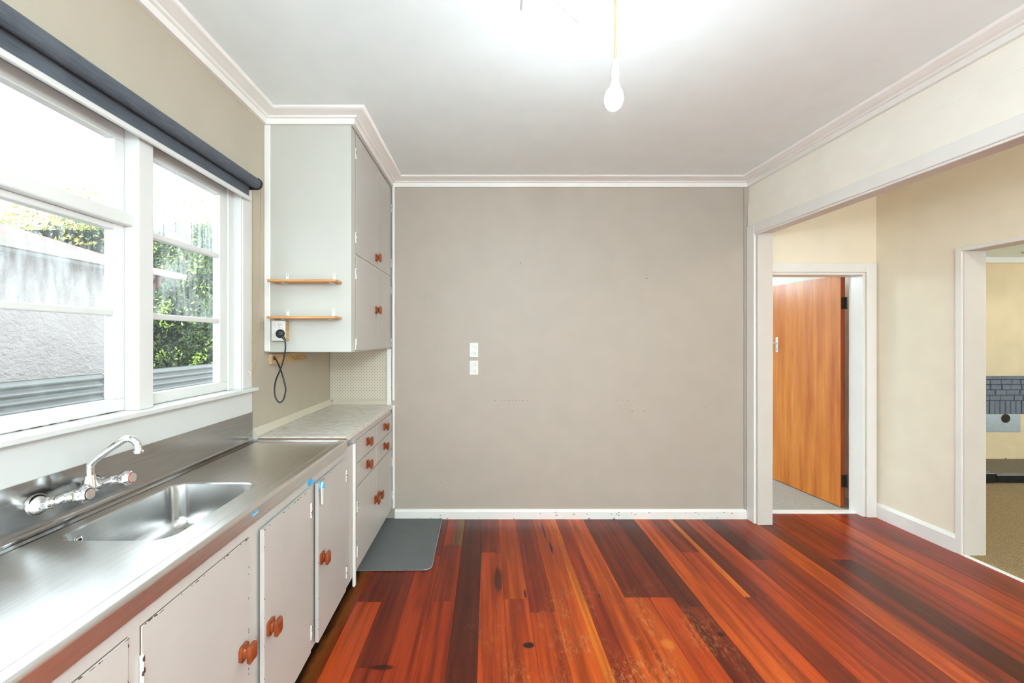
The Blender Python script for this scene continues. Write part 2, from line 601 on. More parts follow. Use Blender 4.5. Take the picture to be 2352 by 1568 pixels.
# ------------------------------------------------------------------ ceiling and walls
structure(obj('ceiling', MB().box(XL - .15, 3.4, REAR - .1, 3.66, CEIL, CEIL + .1), M['ceil']), 'white painted kitchen ceiling')
WY0, WY1, WZ0, WZ1 = -.10, 2.2325, 1.165, 2.27       # hole for the window
mb = MB()
LW0, LW1, LZ0, LZ1 = -1.88, -.36, .12, 2.48          # unseen glazing added in the same wall, lets in fill daylight
mb.box(XL - .12, XL, REAR, LW0, 0, CEIL)
mb.box(XL - .12, XL, LW1, WY0, 0, CEIL)
mb.box(XL - .12, XL, LW0, LW1, 0, LZ0)
mb.box(XL - .12, XL, LW0, LW1, LZ1, CEIL)
mb.box(XL - .12, XL, WY1, YB, 0, CEIL)
mb.box(XL - .12, XL, WY0, WY1, 0, WZ0)
mb.box(XL - .12, XL, WY0, WY1, WZ1, CEIL)
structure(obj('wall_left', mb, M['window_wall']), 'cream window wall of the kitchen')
wb = structure(obj('wall_back', MB().box(XL - .15, 2.19, YB, YB + .12, 0, CEIL), M['wall']), 'blank warm grey end wall')


def flakes(name, items, mat, parent, axis):
    """small irregular flakes; items: (a, b, size_a, size_b, plane)"""
    mb = MB()
    for (a, b, sa, sb, pl) in items:
        n = 6
        pts = [(a + math.cos(i * 6.283 / n) * sa * random.uniform(.5, 1), b + math.sin(i * 6.283 / n) * sb * random.uniform(.5, 1)) for i in range(n)]
        mb.prism(pts, axis, pl - .0012, pl + .0006)
    o = obj(name, mb, mat, parent)
    o['kind'] = 'stuff'
    return o


def bw(px, py):   # a mark on the end wall
    return ((px - 1121) * YB / F_PX, CAMZ - (py - 778) * YB / F_PX)


its = []
for px, py, a, b in [(1195, 604, .003, .010), (1486, 639, .006, .006), (1010, 713, .003, .003), (970, 982, .003, .003), (1452, 944, .005, .004), (1480, 944, .004, .004), (1012, 1108, .003, .003), (1608, 640, .002, .002), (1620, 935, .003, .003)] + \
        [(1140 + i * 9 + random.uniform(-3, 3), 919, random.uniform(.003, .010), .0022) for i in range(9)] + [(1390 + i * 13, 919, random.uniform(.003, .008), .002) for i in range(6)]:
    X, Z = bw(px, py)
    its.append((X, Z, a, b, YB))
flakes('paint_chips', its, M['chip'], wb, 'y')

# rear wall behind the camera, wide window added for fill daylight
mb = MB()
RX0, RX1, RZ0, RZ1 = -1.0, 2.12, .12, 2.48
mb.box(XL - .15, RX0, REAR - .12, REAR, 0, CEIL)
mb.box(RX1, 2.30, REAR - .12, REAR, 0, CEIL)
mb.box(3.15, 3.5, REAR - .12, REAR, 0, CEIL)
mb.box(2.30, 3.15, REAR - .12, REAR, 2.25, CEIL)
mb.box(RX0, RX1, REAR - .12, REAR, 0, RZ0)
mb.box(RX0, RX1, REAR - .12, REAR, RZ1, CEIL)
structure(obj('wall_rear', mb, M['cream']), 'cream wall behind the viewer')
win2 = structure(empty('window_2', (.45, REAR, RZ0)), 'wide unseen window added behind the viewer for fill daylight')


def at(o, parent):
    o.parent = parent
    o.matrix_parent_inverse = Matrix.Translation(parent.location).inverted()
    return o


mb = MB()
for z0, z1 in ((RZ0, RZ0 + .06), (RZ1 - .06, RZ1)):
    mb.box(RX0, RX1, REAR - .09, REAR - .03, z0, z1)
for x in (RX0 + .03, (RX0 * 2 + RX1) / 3, (RX0 + 2 * RX1) / 3, RX1 - .03):
    mb.box(x - .03, x + .03, REAR - .09, REAR - .03, RZ0 + .06, RZ1 - .06)
at(obj('window_frame', mb, M['window']), win2)
for k in range(3):
    xa = RX0 + (RX1 - RX0) * k / 3
    at(obj('pane', MB().box(xa + .03, xa + (RX1 - RX0) / 3 - .03, REAR - .062, REAR - .058, RZ0 + .05, RZ1 - .05), M['glass']), win2)

d2 = structure(empty('door_2', (2.72, REAR, 0)), 'unseen glazed door added at the rear end of the hall for daylight')  # out-of-view door added so sky light reaches the hall
mb = MB()
for x in (2.34, 3.11): mb.box(x - .04, x + .04, REAR - .09, REAR - .03, .0, 2.25)
for z in (.12, 1.1, 2.2): mb.box(2.38, 3.07, REAR - .089, REAR - .031, z - (.12 if z < .2 else .05), z + (.12 if z < .2 else .05))
at(obj('door_frame', mb, M['window']), d2)
for z0, z1 in ((.24, 1.05), (1.15, 2.15)): at(obj('pane', MB().box(2.38, 3.07, REAR - .062, REAR - .058, z0, z1), M['glass']), d2)
win5 = structure(empty('window_5', (XL, -1.1, LZ0)), 'unseen tall glazing added in the sink wall for fill daylight')
mb = MB()
for y in (LW0 + .03, (LW0 + LW1) / 2, LW1 - .03): mb.box(XL - .12, XL - .06, y - .03, y + .03, LZ0, LZ1)
for z in (LZ0 + .03, LZ1 - .03): mb.box(XL - .119, XL - .061, LW0 + .06, LW1 - .06, z - .03, z + .03)
at(obj('window_frame', mb, M['window']), win5)
for y in (LW0 + .06, (LW0 + LW1) / 2 + .03): at(obj('pane', MB().box(XL - .092, XL - .088, y, y + (LW1 - LW0) / 2 - .09, LZ0 + .06, LZ1 - .06), M['glass']), win5)

# partition with the wide opening (local frame: x right, y away from camera, corner at origin)
OPZ = 2.246
J0, J1 = -.107, -3.75      # opening from y=J0 towards the camera to J1
TH = .11
mb = MB()
mb.box(0, TH, J0 - .0, .10, 0, CEIL)
mb.box(0, TH, J1, J0, OPZ + .02, CEIL)
mb.box(0, TH, -5.6, J1, 0, CEIL)
wr = structure(obj('wall_right', mb, M['cream'], mtx=RIGHT), 'cream partition with wide cased opening to the hall')
mb = MB()
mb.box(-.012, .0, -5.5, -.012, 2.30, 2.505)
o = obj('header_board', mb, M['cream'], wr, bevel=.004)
mb = MB().box(-.003, TH + .003, J0 - .02, J0, 0, OPZ)
mb.box(-.003, TH + .003, J1, J0, OPZ, OPZ + .02)
mb.box(-.003, TH + .003, J1, J1 + .02, 0, OPZ)
structure(obj('trim_2', mb, M['reveal'], bevel=.002, mtx=RIGHT), 'white painted jamb lining of the wide opening')
t3 = structure(empty('trim_3', (XR0, YB, 0), ANG), 'white architrave framing the wide opening')
for q in [(-.020, 0, J0 + .002, -.012, 0, OPZ + .075), (-.020, 0, J1, J0 + .002, OPZ - .0, OPZ + .075)]:
    obj('architrave_board', MB().box(*q), M['trim'], t3, bevel=.004)
obj('bead', MB().box(-.012, .0, J1, J0 - .001, OPZ - .012, OPZ + .0), M['trim'], t3, bevel=.002)
# corner battens
structure(obj('trim_4', MB().box(XR0 - .034, XR0 - .001, YB - .008, YB, .0, CEIL - .06), M['wall'], bevel=.002), 'flat batten in the far right wall corner')
mb = MB().box(-.7615, -.741, YB - .022, YB, .94, 2.64)
structure(obj('trim_5', mb, M['trim'], bevel=.006), 'narrow vertical batten beside the upper cabinet')
mb = MB().box(-.760, -.741, YB - .022, YB, .085, .905)
structure(obj('trim_6', mb, M['trim'], bevel=.006), 'narrow vertical batten beside the drawers')
# baseboards
bp = [(YB, 0), (YB - .018, 0), (YB - .018, .058), (YB - .009, .074), (YB, .076)]
bb = structure(obj('baseboard_back', MB().prism(bp, 'x', -.741, XR0 - .02), M['trim']), 'white chipped baseboard under the end wall')
its = [(random.uniform(-.7, 2.0), random.choice([random.uniform(.002, .012), random.uniform(.03, .058)]), random.uniform(.003, .016), random.uniform(.0015, .004), YB - .018) for _ in range(34)]
flakes('paint_chips', its, M['chip'], bb, 'y')

# cornice swept round the room
prof = [(0, -.066), (.020, -.066), (.023, -.037), (.036, -.035), (.041, -.027), (.052, -.025), (.068, -.017), (.086, -.0155), (.094, -.011), (.098, 0), (0, 0)]


def sweep(path, prof, ztop):
    mb = MB()
    loops = []
    P = [Vector(p) for p in path]
    for i, p in enumerate(P):
        def nrm(a, b):
            d = (b - a).normalized()
            return Vector((d.y, -d.x))
        if i == 0: nn = nrm(P[0], P[1]); k = 1
        elif i == len(P) - 1: nn = nrm(P[-2], P[-1]); k = 1
        else:
            n1, n2 = nrm(P[i - 1], p), nrm(p, P[i + 1])
            nn = (n1 + n2).normalized(); k = 1 / nn.dot(n1)
        loops.append([(p.x + nn.x * k * d, p.y + nn.y * k * d, ztop + z) for d, z in prof])
    mb.loft(loops, True, True)
    return mb


rw = rp(0, -5.5)
path = [(XL, REAR), (XL, 2.487), (-.770, 2.487), (-.770, YB), (XR0, YB), (rw.x, REAR)]
structure(obj('trim_1', sweep(path, prof, CEIL), M['trim'], smooth=True), 'white stepped cornice around the kitchen ceiling')

# hall beyond the opening
HY = 3.54
HX = 1.053      # local x of the hall side wall
DX0, DX1, DZ = 2.235, 3.035, 1.965
hx_at = lambda y: XR0 + HX + (YB - y) * math.tan(ANG)
mb = MB()
mb.box(2.19, DX0, HY, HY + .13, 0, CEIL)
mb.box(DX1, 3.2, HY, HY + .13, 0, CEIL)
mb.box(DX0, DX1, HY, HY + .13, DZ, CEIL)
structure(obj('wall_hall_back', mb, M['hall']), 'cream hall wall around the bedroom doorway')
OY0, OY1, OZ = -.62, -3.0, 2.013
mb = MB()
mb.box(HX, HX + .14, OY0, .15, 0, CEIL)
mb.box(HX, HX + .14, OY1, OY0, OZ + .02, CEIL)
mb.box(HX, HX + .14, -5.6, OY1, 0, CEIL)
structure(obj('wall_hall_right', mb, M['hall'], mtx=RIGHT), 'cream hall wall beside the living room opening')
mb = MB().box(HX - .004, HX + .145, OY0 - .02, OY0, 0, OZ)
mb.box(HX - .004, HX + .145, OY1, OY0, OZ, OZ + .02)
mb.box(HX - .004, HX + .145, OY1, OY1 + .02, 0, OZ)
structure(obj('trim_7', mb, M['reveal'], bevel=.002, mtx=RIGHT), 'white jamb lining of the living room opening')
mb = MB().box(HX - .016, HX, OY0 - .012, OY0 + .026, 0, OZ + .024)
mb.box(HX - .016, HX, OY1, OY0 - .012, OZ - .004, OZ + .024)
structure(obj('trim_8', mb, M['trim'], bevel=.003, mtx=RIGHT), 'thin white trim edging the living room opening')
bp2 = [(HX, 0), (HX - .018, 0), (HX - .018, .095), (HX - .008, .115), (HX, .118)]
structure(obj('baseboard_hall', MB().prism(bp2, 'y', OY0 + .024, .03), M['trim'], mtx=RIGHT), 'white baseboard along the hall wall')
structure(obj('baseboard_hall_back', MB().prism([(HY, 0), (HY - .016, 0), (HY - .016, .095), (HY - .007, .115), (HY, .118)], 'x', DX1 + .075, 3.10), M['trim']), 'short baseboard beside the bedroom door frame')
d1 = structure(empty('door_1', (2.635, HY, 0)), 'bedroom doorway with white painted frame')
T = HY - .020
for q in [(DX1 + .002, DX1 + .078, T, HY, 0, DZ + .075), (DX0 - .05, DX0 + .002, T, HY, 0, DZ + .075), (DX0 + .002, DX1 + .002, T, HY, DZ, DZ + .075)]:
    at(obj('architrave_board', MB().box(*q), M['trim'], bevel=.004), d1)
for q in [(DX1 - .02, DX1, HY - .004, HY + .136, 0, DZ - .02), (DX0, DX0 + .02, HY - .004, HY + .136, 0, DZ - .02), (DX0, DX1, HY - .004, HY + .136, DZ - .02, DZ)]:
    at(obj('jamb', MB().box(*q), M['trim'], bevel=.002), d1)
at(obj('threshold', MB().prism([(3.60, -.002), (3.612, .010), (3.66, .010), (3.672, -.002)], 'x', DX0 + .02, DX1 - .02), M['trim']), d1)

# bedroom beyond the door
BX0 = .6
mb = MB().box(BX0 - .1, 3.35, 3.66, 6.6, -.12, .004)
structure(obj('floor_bedroom', mb, M['carpet_grey']), 'grey beige bedroom carpet beyond the door')
structure(obj('ceiling_bedroom', MB().box(BX0 - .1, 3.35, 3.66, 6.6, 2.6, 2.7), M['ceil']), 'white bedroom ceiling')
structure(obj('wall_bedroom_back', MB().box(BX0 - .1, 3.35, 6.5, 6.6, 0, 2.6), M['bedroom']), 'white bedroom wall seen past the door')
structure(obj('wall_bedroom_right', MB().box(3.22, 3.32, HY + .13, 6.5, 0, 2.6), M['bedroom']), 'white bedroom wall behind the open door')
mb = MB()
mb.box(BX0 - .1, BX0, 3.66, 4.0, 0, 2.6)
mb.box(BX0 - .1, BX0, 6.2, 6.5, 0, 2.6)
mb.box(BX0 - .1, BX0, 4.0, 6.2, 0, .35)
mb.box(BX0 - .1, BX0, 4.0, 6.2, 2.35, 2.6)
structure(obj('wall_bedroom_left', mb, M['bedroom']), 'white bedroom wall with an added window')
structure(obj('baseboard_bedroom', MB().box(BX0, 3.22, 6.482, 6.5, .004, .12), M['trim']), 'white bedroom baseboard')
win3 = structure(empty('window_3', (BX0, 5.2, .75)), 'unseen bedroom window added for daylight')  # out-of-view window added to brighten the bedroom and open door
mb = MB()
for y in (4.03, 5.1, 6.17): mb.box(BX0 - .08, BX0 - .03, y - .03, y + .03, .35, 2.35)
for z in (.38, 2.32): mb.box(BX0 - .08, BX0 - .03, 4.06, 6.14, z - .03, z + .03)
at(obj('window_frame', mb, M['window']), win3)
for y in (4.06, 5.13): at(obj('pane', MB().box(BX0 - .058, BX0 - .054, y, y + 1.01, .41, 2.29), M['glass']), win3)

# the open door leaf
door = empty('open_door', (3.012, 3.715, .012), math.radians(90 + 6.0))
tag(door, 'orange varnished flush door standing open into the bedroom', 'door')
DW, DT, DH = .765, .038, 1.955
obj('door_leaf', MB().box(.0, DW, -.0, DT, 0, DH), M['doorwood'], door, bevel=.0015)
obj('edge_strip', MB().box(-.004, .0, .0005, DT - .0005, 0, DH), M['dooredge'], door)
for z in (1.72, .22):
    h = obj('hinge', MB().box(-.008, -.004, -.002, DT - .004, z - .05, z + .05), M['hinge_iron'], door)
    obj('hinge_pin', MB().lathe([(.007, -.052), (.007, .052)], (-.010, -.006, z), seg=10), M['hinge_iron'], h, smooth=True)
hd = obj('door_handle', MB().box(DW - .075, DW - .045, DT, DT + .006, 1.285, 1.435), M['zinc'], door, bevel=.003)
pts = smooth_path([(DW - .060, DT + .004, 1.375), (DW - .060, DT + .045, 1.375), (DW - .045, DT + .056, 1.377), (DW - .0, DT + .056, 1.385), (DW + .05, DT + .056, 1.39)], 6)
obj('lever', MB().tube(pts, .008, 8), M['zinc'], hd, smooth=True)
obj('keyhole', MB().lathe([(.005, 0), (.005, .001)], (DW - .060, DT + .006, 1.315), (0, 1, 0), 10), M['black'], hd)
obj('door_handle', MB().box(DW - .075, DW - .045, -.006, 0, 1.285, 1.435), M['zinc'], door, bevel=.003)

# ------------------------------------------------------------------ living room beyond the second opening
LY = 5.07
structure(obj('floor_living', MB().add([rp(HX + .14, -5.6, -.004)[:], (8.2, -2.1, -.004), (8.2, LY, -.004), (3.22, LY, -.004), (3.25, 3.4, -.004)] + [rp(HX + .14, -5.6, -.1)[:], (8.2, -2.1, -.1), (8.2, LY, -.1), (3.22, LY, -.1), (3.25, 3.4, -.1)],
          [(0, 1, 2, 3, 4), (9, 8, 7, 6, 5), (0, 5, 6, 1), (1, 6, 7, 2), (2, 7, 8, 3), (3, 8, 9, 4), (4, 9, 5, 0)]), M['carpet_tan']), 'tan carpet of the living room')
mb = MB().box(HX - .0, HX + .14, OY1, OY0 - .02, -.05, .002)
structure(obj('floor_opening', mb, M['carpet_tan'], mtx=RIGHT), 'tan carpet in the living room opening')
structure(obj('trim_9', MB().prism([(HX - .012, -.002), (HX - .006, .007), (HX + .012, .007), (HX + .018, -.002)], 'y', OY1, OY0 - .012), M['trim'], mtx=RIGHT), 'pale carpet strip along the living room threshold')
structure(obj('wall_living_back', MB().box(3.32, 8.2, LY, LY + .1, 0, 2.8), M['living']), 'aged cream living room wall above the fireplace')
structure(obj('ceiling_living', MB().box(3.34, 8.2, -2.1, LY, 2.372, 2.45), M['ceil']), 'white living room ceiling')
structure(obj('trim_10', MB().box(3.34, 8.1, LY - .05, LY, 2.30, 2.372), M['trim'], bevel=.01), 'white cornice in the living room')
mb = MB()
mb.box(8.1, 8.2, -2.1, 1.3, 0, 2.37); mb.box(8.1, 8.2, 3.5, LY, 0, 2.37)
mb.box(8.1, 8.2, 1.3, 3.5, 0, .4); mb.box(8.1, 8.2, 1.3, 3.5, 2.1, 2.37)
structure(obj('wall_living_right', mb, M['living']), 'living room outer wall')
structure(obj('wall_living_rear', MB().box(3.34, 8.2, -2.2, -2.1, 0, 2.4), M['living']), 'living room rear wall')
structure(obj('wall_living_left', MB().box(3.32, 3.36, 3.4, LY, 0, 2.4), M['living']), 'living room side of the bedroom wall')
win4 = structure(empty('window_4', (8.1, 2.4, .8)), 'unseen living room window added for daylight')  # out-of-view window added to brighten the living room
mb = MB()
for y in (1.33, 2.4, 3.47): mb.box(8.12, 8.17, y - .03, y + .03, .4, 2.1)
for z in (.43, 2.07): mb.box(8.12, 8.17, 1.36, 3.44, z - .03, z + .03)
at(obj('window_frame', mb, M['window']), win4)
for y in (1.36, 2.43): at(obj('pane', MB().box(8.143, 8.147, y, y + 1.01, .46, 2.04), M['glass']), win4)

# fireplace
fp = empty('fireplace', (6.1, LY, 0))
tag(fp, 'blue grey painted brick fireplace boarded up with cream plywood', 'fireplace')
M['brick'] = paint('blue_grey_painted_brick', srgb(108, 116, 130), .6, .22, .5, 40)
M['mortar'] = paint('grey_mortar', srgb(66, 70, 80), .8, .1)
M['ply'] = paint('cream_plywood', srgb(226, 206, 168), .6, .06, .1, 8)
M['plate'] = plain('galvanised_plate', srgb(168, 178, 184), .4, .4)
M['tile_black'] = plain('glossy_black_tile', srgb(26, 30, 34), .12)
M['hearth'] = paint('grey_hearth', srgb(116, 104, 88), .6, .15, .3, 30)
FX0, FX1 = 5.30, 6.95
sL = F_PX / LY
zL = lambda py: CAMZ - (py - 778) / sL
Zt, Zc, Zs, Zb = zL(863), zL(869), zL(917), zL(947)
FY = LY - .10
at(obj('mortar_bed', MB().box(FX0 + .004, FX1 - .004, FY + .008, LY - .003, Zb + .002, Zt - .002), M['mortar']), fp)
at(obj('mantel_cap', MB().box(FX0, FX1, FY - .01, LY - .003, Zc + .002, Zt), M['brick'], bevel=.004), fp)
bmsh = None
ch = (Zc - Zs) / 4
def brick(x0, x1, z0, z1):
    o = at(obj('brick', MB().box(x0, x1, FY + random.uniform(-.003, .003), FY + .05, z0, z1), M['brick'], bevel=.004, seg=1), fp)
for r in range(4):
    x = FX0 - (.0 if r % 2 else .065)
    while x < FX1 - .01:
        L_ = random.choice([.125, .125, .155, .10])
        brick(max(x, FX0) + .003, min(x + L_, FX1) - .003, Zs + r * ch + .003, Zs + (r + 1) * ch - .003)
        x += L_
x = FX0
while x < FX1 - .02:
    brick(x + .003, min(x + .061, FX1) - .003, Zb, Zs - .003)
    x += .061
for xa, xb in ((FX0, 5.55), (6.18, FX1)):
    z = .085
    while z < Zb - .01:
        for q in range(int((xb - xa) / .125) + 1):
            if xa + q * .125 < xb - .02:
                brick(xa + q * .125 + .003, min(xa + q * .125 + .125, xb) - .003, z + .003, min(z + ch, Zb) - .003)
        z += ch
at(obj('mortar_bed', MB().box(6.182, FX1 - .004, FY + .012, LY - .003, .085, Zb), M['mortar']), fp)
at(obj('mortar_bed', MB().box(FX0 + .004, 5.548, FY + .012, LY - .003, .085, Zb), M['mortar']), fp)
at(obj('cover_board', MB().box(5.55, 6.165, FY + .005, FY + .02, .005, Zb - .001), M['ply'], bevel=.002), fp)
pl = at(obj('metal_plate', MB().box(5.62, 6.02, FY + .001, FY + .005, zL(988), Zb - .002), M['plate']), fp)
at(obj('flue_hole', MB().lathe([(.049, 0), (.049, .003)], (5.85, FY - .003, zL(957)), (0, 1, 0), 20), M['tile_black']), fp)
at(obj('key_slot', MB().box(5.845, 5.865, FY + .003, FY + .006, zL(1056), zL(1047)), M['tile_black'], bevel=.004), fp)
at(obj('hearth_slab', MB().box(4.7, 7.1, 4.42, LY - .02, 0, .075), M['hearth'], bevel=.004), fp)
at(obj('hearth_edge', MB().box(5.05, 7.12, 4.37, 4.43, 0, .085), M['tile_black'], bevel=.012), fp)
at(obj('hearth_corner', MB().box(4.68, 5.045, 4.365, 4.46, 0, .10), M['tile_black'], bevel=.008), fp)

# ------------------------------------------------------------------ kitchen window
win = structure(empty('window_1', (XL, 1.07, 1.17)), 'white timber kitchen window over the sink bench')
def wbox(name, *q, bevel=.003, mat='window', parent=None):
    o = obj(name, MB().box(*q), M[mat], bevel=bevel)
    at(o, parent or win)
    return o
XF = -1.244           # face of architrave and mullions
SF = -1.294           # face of sashes
GX = -1.324           # glass
XO = XL - .12
XM = SF - .040
JR, JL = 2.2125, -.08
# frame
wbox('jamb', XM, XF, JR, JR + .02, 1.17, 2.26)
wbox('jamb', XO, XF, JL - .02, JL, 1.17, 2.26)
wbox('head', XO, XF, JL, JR, 2.235, 2.262)
wbox('architrave_board', XL, XF + .004, JR + .012, JR + .098, 1.176, 2.285)
wbox('architrave_board', XL, XF + .004, JL - .098, JL - .012, 1.176, 2.285)
wbox('architrave_board', XL, XF + .004, JL - .012, JR + .012, 2.255, 2.285)
wbox('sill', XO - .03, -1.212, -.2, 2.327, 1.158, 1.176)
wbox('apron', XL, -1.240, -.185, 2.312, 1.045, 1.158)
MUL = [(1.566, 1.635), (.43, .50)]
for a, b in MUL:
    wbox('mullion', XM, XF, a, b, 1.176, 2.235)


def light(y0, y1, bars, panes, transom=None, far=.044):
    """a sash filling y0..y1"""
    st = .044
    zt, zb = 2.128, 1.220
    wbox('stop', XM, SF - .012, y0, y1, 2.172, 2.235)
    sash = wbox('sash_rail', SF - .036, SF, y0 + .001, y1 - .001, zt, 2.176)
    wbox('sash_rail', SF - .036, SF, y0 + .001, y1 - .001, 1.177, zb)
    for ya, yb in ((y0 + .001, y0 + st), (y1 - far, y1 - .001)):
        wbox('sash_stile', SF - .036, SF, ya, yb, zb, zt)
    if transom:
        wbox('transom', SF - .05, SF + .032, y0, y1, transom - .022, transom + .022, bevel=.005)
        wbox('sash_rail', SF - .036, SF, y0 + st, y1 - far, transom - .042, transom - .022)
        wbox('sash_rail', SF - .036, SF - .004, y0 + st, y1 - far, transom + .022, transom + .034)
    for z in bars:
        wbox('glazing_bar', SF - .034, SF - .004, y0 + st, y1 - far, z - .011, z + .011, bevel=.004)
    for z0, z1, mname in panes:
        wbox('pane', GX - .0015, GX + .0015, y0 + st - .008, y1 - far + .008, z0, z1, bevel=0, mat=mname)


P3 = [(1.216, 1.518, 'glass'), (1.518, 1.832, 'glass_dirty'), (1.832, 2.132, 'glass_misted')]
light(1.635, 2.2125, (1.518, 1.832), P3, far=.09)
light(.50, 1.566, (1.522,), [(1.216, 1.522, 'glass'), (1.522, 1.815, 'glass_dirty'), (1.86, 2.132, 'glass')], transom=1.852)
light(-.08, .43, (1.518, 1.832), P3)
# extra frame strip at the far jamb
wbox('stop', SF, SF + .012, 2.172, 2.2125, 1.176, 2.235)
its = [(random.uniform(.6, 1.55), 1.1775, random.uniform(.006, .03), .0016, SF + .0004) for _ in range(14)]
fl = flakes('paint_chips', its, M['chip'], None, 'x')
at(fl, win)

# roller blind
bl = empty('roller_blind', (-1.195, 1.0, 2.1))
tag(bl, 'charcoal roller blind rolled up above the kitchen window', 'blind')
RBX, RBZ = -1.195, 2.229
at(obj('roll', MB().lathe([(.027, -.25), (.027, 2.262)], (RBX, 0, RBZ), (0, 1, 0), 28), M['blind'], smooth=True), bl)
fab = MB().prism([(-1.2225, RBZ), (-1.2205, RBZ), (-1.2205, 2.158), (-1.2225, 2.158)], 'y', -.25, 2.245)
at(obj('fabric', fab, M['blind']), bl)
at(obj('bottom_rail', MB().box(-1.229, -1.214, -.25, 2.25, 2.138, 2.158), M['window'], bevel=.004), bl)
for yy in (2.264, -.262):
    at(obj('end_bracket', MB().lathe([(.031, 0), (.031, .010), (.024, .013)], (RBX, yy, RBZ), (0, 1 if yy > 0 else -1, 0), 24), M['black'], smooth=True), bl)
    at(obj('bracket_arm', MB().box(-1.262, RBX, yy, yy + .006, RBZ - .031, RBZ - .012), M['black']), bl)
# ball chain
def chain_pts():
    y = 2.281
    p = []
    for z in range(0, 41):
        p.append((-1.180 - .004 * math.sin(z / 40 * 3.1) - .034 * max(0, (z - 26) / 14) ** 1.8, y, 2.215 - z * .0242))
    q = [(-1.220 + .0 * z, y, 2.215 - z * .0242) for z in range(0, 41)]
    pts = p + list(reversed(q))
    return pts
cp = chain_pts()
dense = []
acc = 0
for a, b in zip(cp, cp[1:]):
    a, b = Vector(a), Vector(b)
    n = max(1, int((b - a).length / .008))
    for k in range(n): dense.append(a.lerp(b, k / n))
mb = MB()
for p in dense:
    r = .0030
    mb.add([(p.x + r, p.y, p.z), (p.x - r, p.y, p.z), (p.x, p.y + r, p.z), (p.x, p.y - r, p.z), (p.x, p.y, p.z + r), (p.x, p.y, p.z - r)],
           [(0, 2, 4), (2, 1, 4), (1, 3, 4), (3, 0, 4), (2, 0, 5), (1, 2, 5), (3, 1, 5), (0, 3, 5)])
mb.tube(cp, .0007, 4)
o = at(obj('bead_chain', mb, M['chain']), bl)
o['kind'] = 'stuff'
at(obj('chain_holder', MB().tube(smooth_path([(-1.262, 2.276, 1.262), (-1.240, 2.276, 1.262), (-1.232, 2.279, 1.252), (-1.238, 2.281, 1.240), (-1.248, 2.281, 1.244)], 5), .0024, 8), M['white_plastic'], smooth=True), bl)

# ------------------------------------------------------------------ knobs
def knob(parent, x, y, z, rx=0.0):
    """wooden spool pull: square base, waist, square front; built out along +x"""
    loops = []
    for d, h, v in [(0, .022, .024), (.009, .022, .024), (.0115, .013, .017), (.0165, .0105, .014), (.0215, .013, .017), (.025, .022, .026), (.0335, .0225, .027), (.037, .018, .022)]:
        c = .28
        L_ = []
        for sx, sy in ((1, 1), (-1, 1), (-1, -1), (1, -1)):
            a, b = (sx * h, sy * v)
            if sx * sy > 0:
                L_ += [(a, b * (1 - c)), (a * (1 - c), b)]
            else:
                L_ += [(a * (1 - c), b), (a, b * (1 - c))]
        loops.append([(x + d, y + p, z + q) for p, q in L_])
    o = obj('knob', MB().loft(loops), M['knob'], smooth=True)
    o.rotation_euler.x = 0
    o.parent = parent
    return o


def hinge(parent, x, y, z, h=.062):
    mb = MB()
    for k in range(5):
        z0 = z - h / 2 + k * h / 5
        mb.lathe([(.0042, z0 + .0006), (.0042, z0 + h / 5 - .0006)], (x, y, 0), (0, 0, 1), 8)
    o = obj('hinge', mb, M['trim'], smooth=True)
    o.parent = parent
    its = [(y + random.uniform(-.003, .003), z + random.uniform(-.5, .5) * h, .0035, random.uniform(.003, .008), x + .0046) for _ in range(4)]
    flakes('paint_chips', its, M['chip'], parent, 'x')
    return o


def edge_chips(parent, x, y0, y1, z0, z1, sides, n=9):
    its = []
    for s in sides:
        for _ in range(n):
            if s == 't': its.append((random.uniform(y0, y1), z1 - random.uniform(0, .003), random.uniform(.002, .011), random.uniform(.0007, .002), x))
            if s == 'l': its.append((y0 + random.uniform(0, .0025), random.uniform(z0, z1), random.uniform(.001, .002), random.uniform(.002, .007), x))
            if s == 'r': its.append((y1 - random.uniform(0, .0025), random.uniform(z0, z1), random.uniform(.001, .002), random.uniform(.002, .007), x))
    flakes('paint_chips', its, M['chip'], parent, 'x')


# ------------------------------------------------------------------ sink base cabinet
FXC = -.767           # face frame plane
FD = -.763            # face of doors
sc = empty('sink_base_cabinet', (0, 0, 0))
tag(sc, 'long off white painted cupboard run under the steel sink bench', 'cabinet')
SY0, SY1, CZ0, CZ1 = -1.3, 2.507, .083, .838
mb = MB()
mb.box(FXC - .018, FXC, SY0, SY1, CZ0, CZ1)
obj('face_frame', mb, M['cab'], sc)
obj('floor_panel', MB().box(XL, FXC - .018, SY0, SY1, CZ0, CZ0 + .018), M['cab'], sc)
obj('end_panel', MB().box(XL, FXC - .018, SY1 - .018, SY1, CZ0 + .018, CZ1), M['cab'], sc)
obj('end_panel', MB().box(XL, FXC - .018, SY0, SY0 + .018, CZ0 + .018, CZ1), M['cab'], sc)
obj('toe_kick', MB().box(-.86, -.84, SY0, SY1, 0, CZ0), M['kick'], sc)


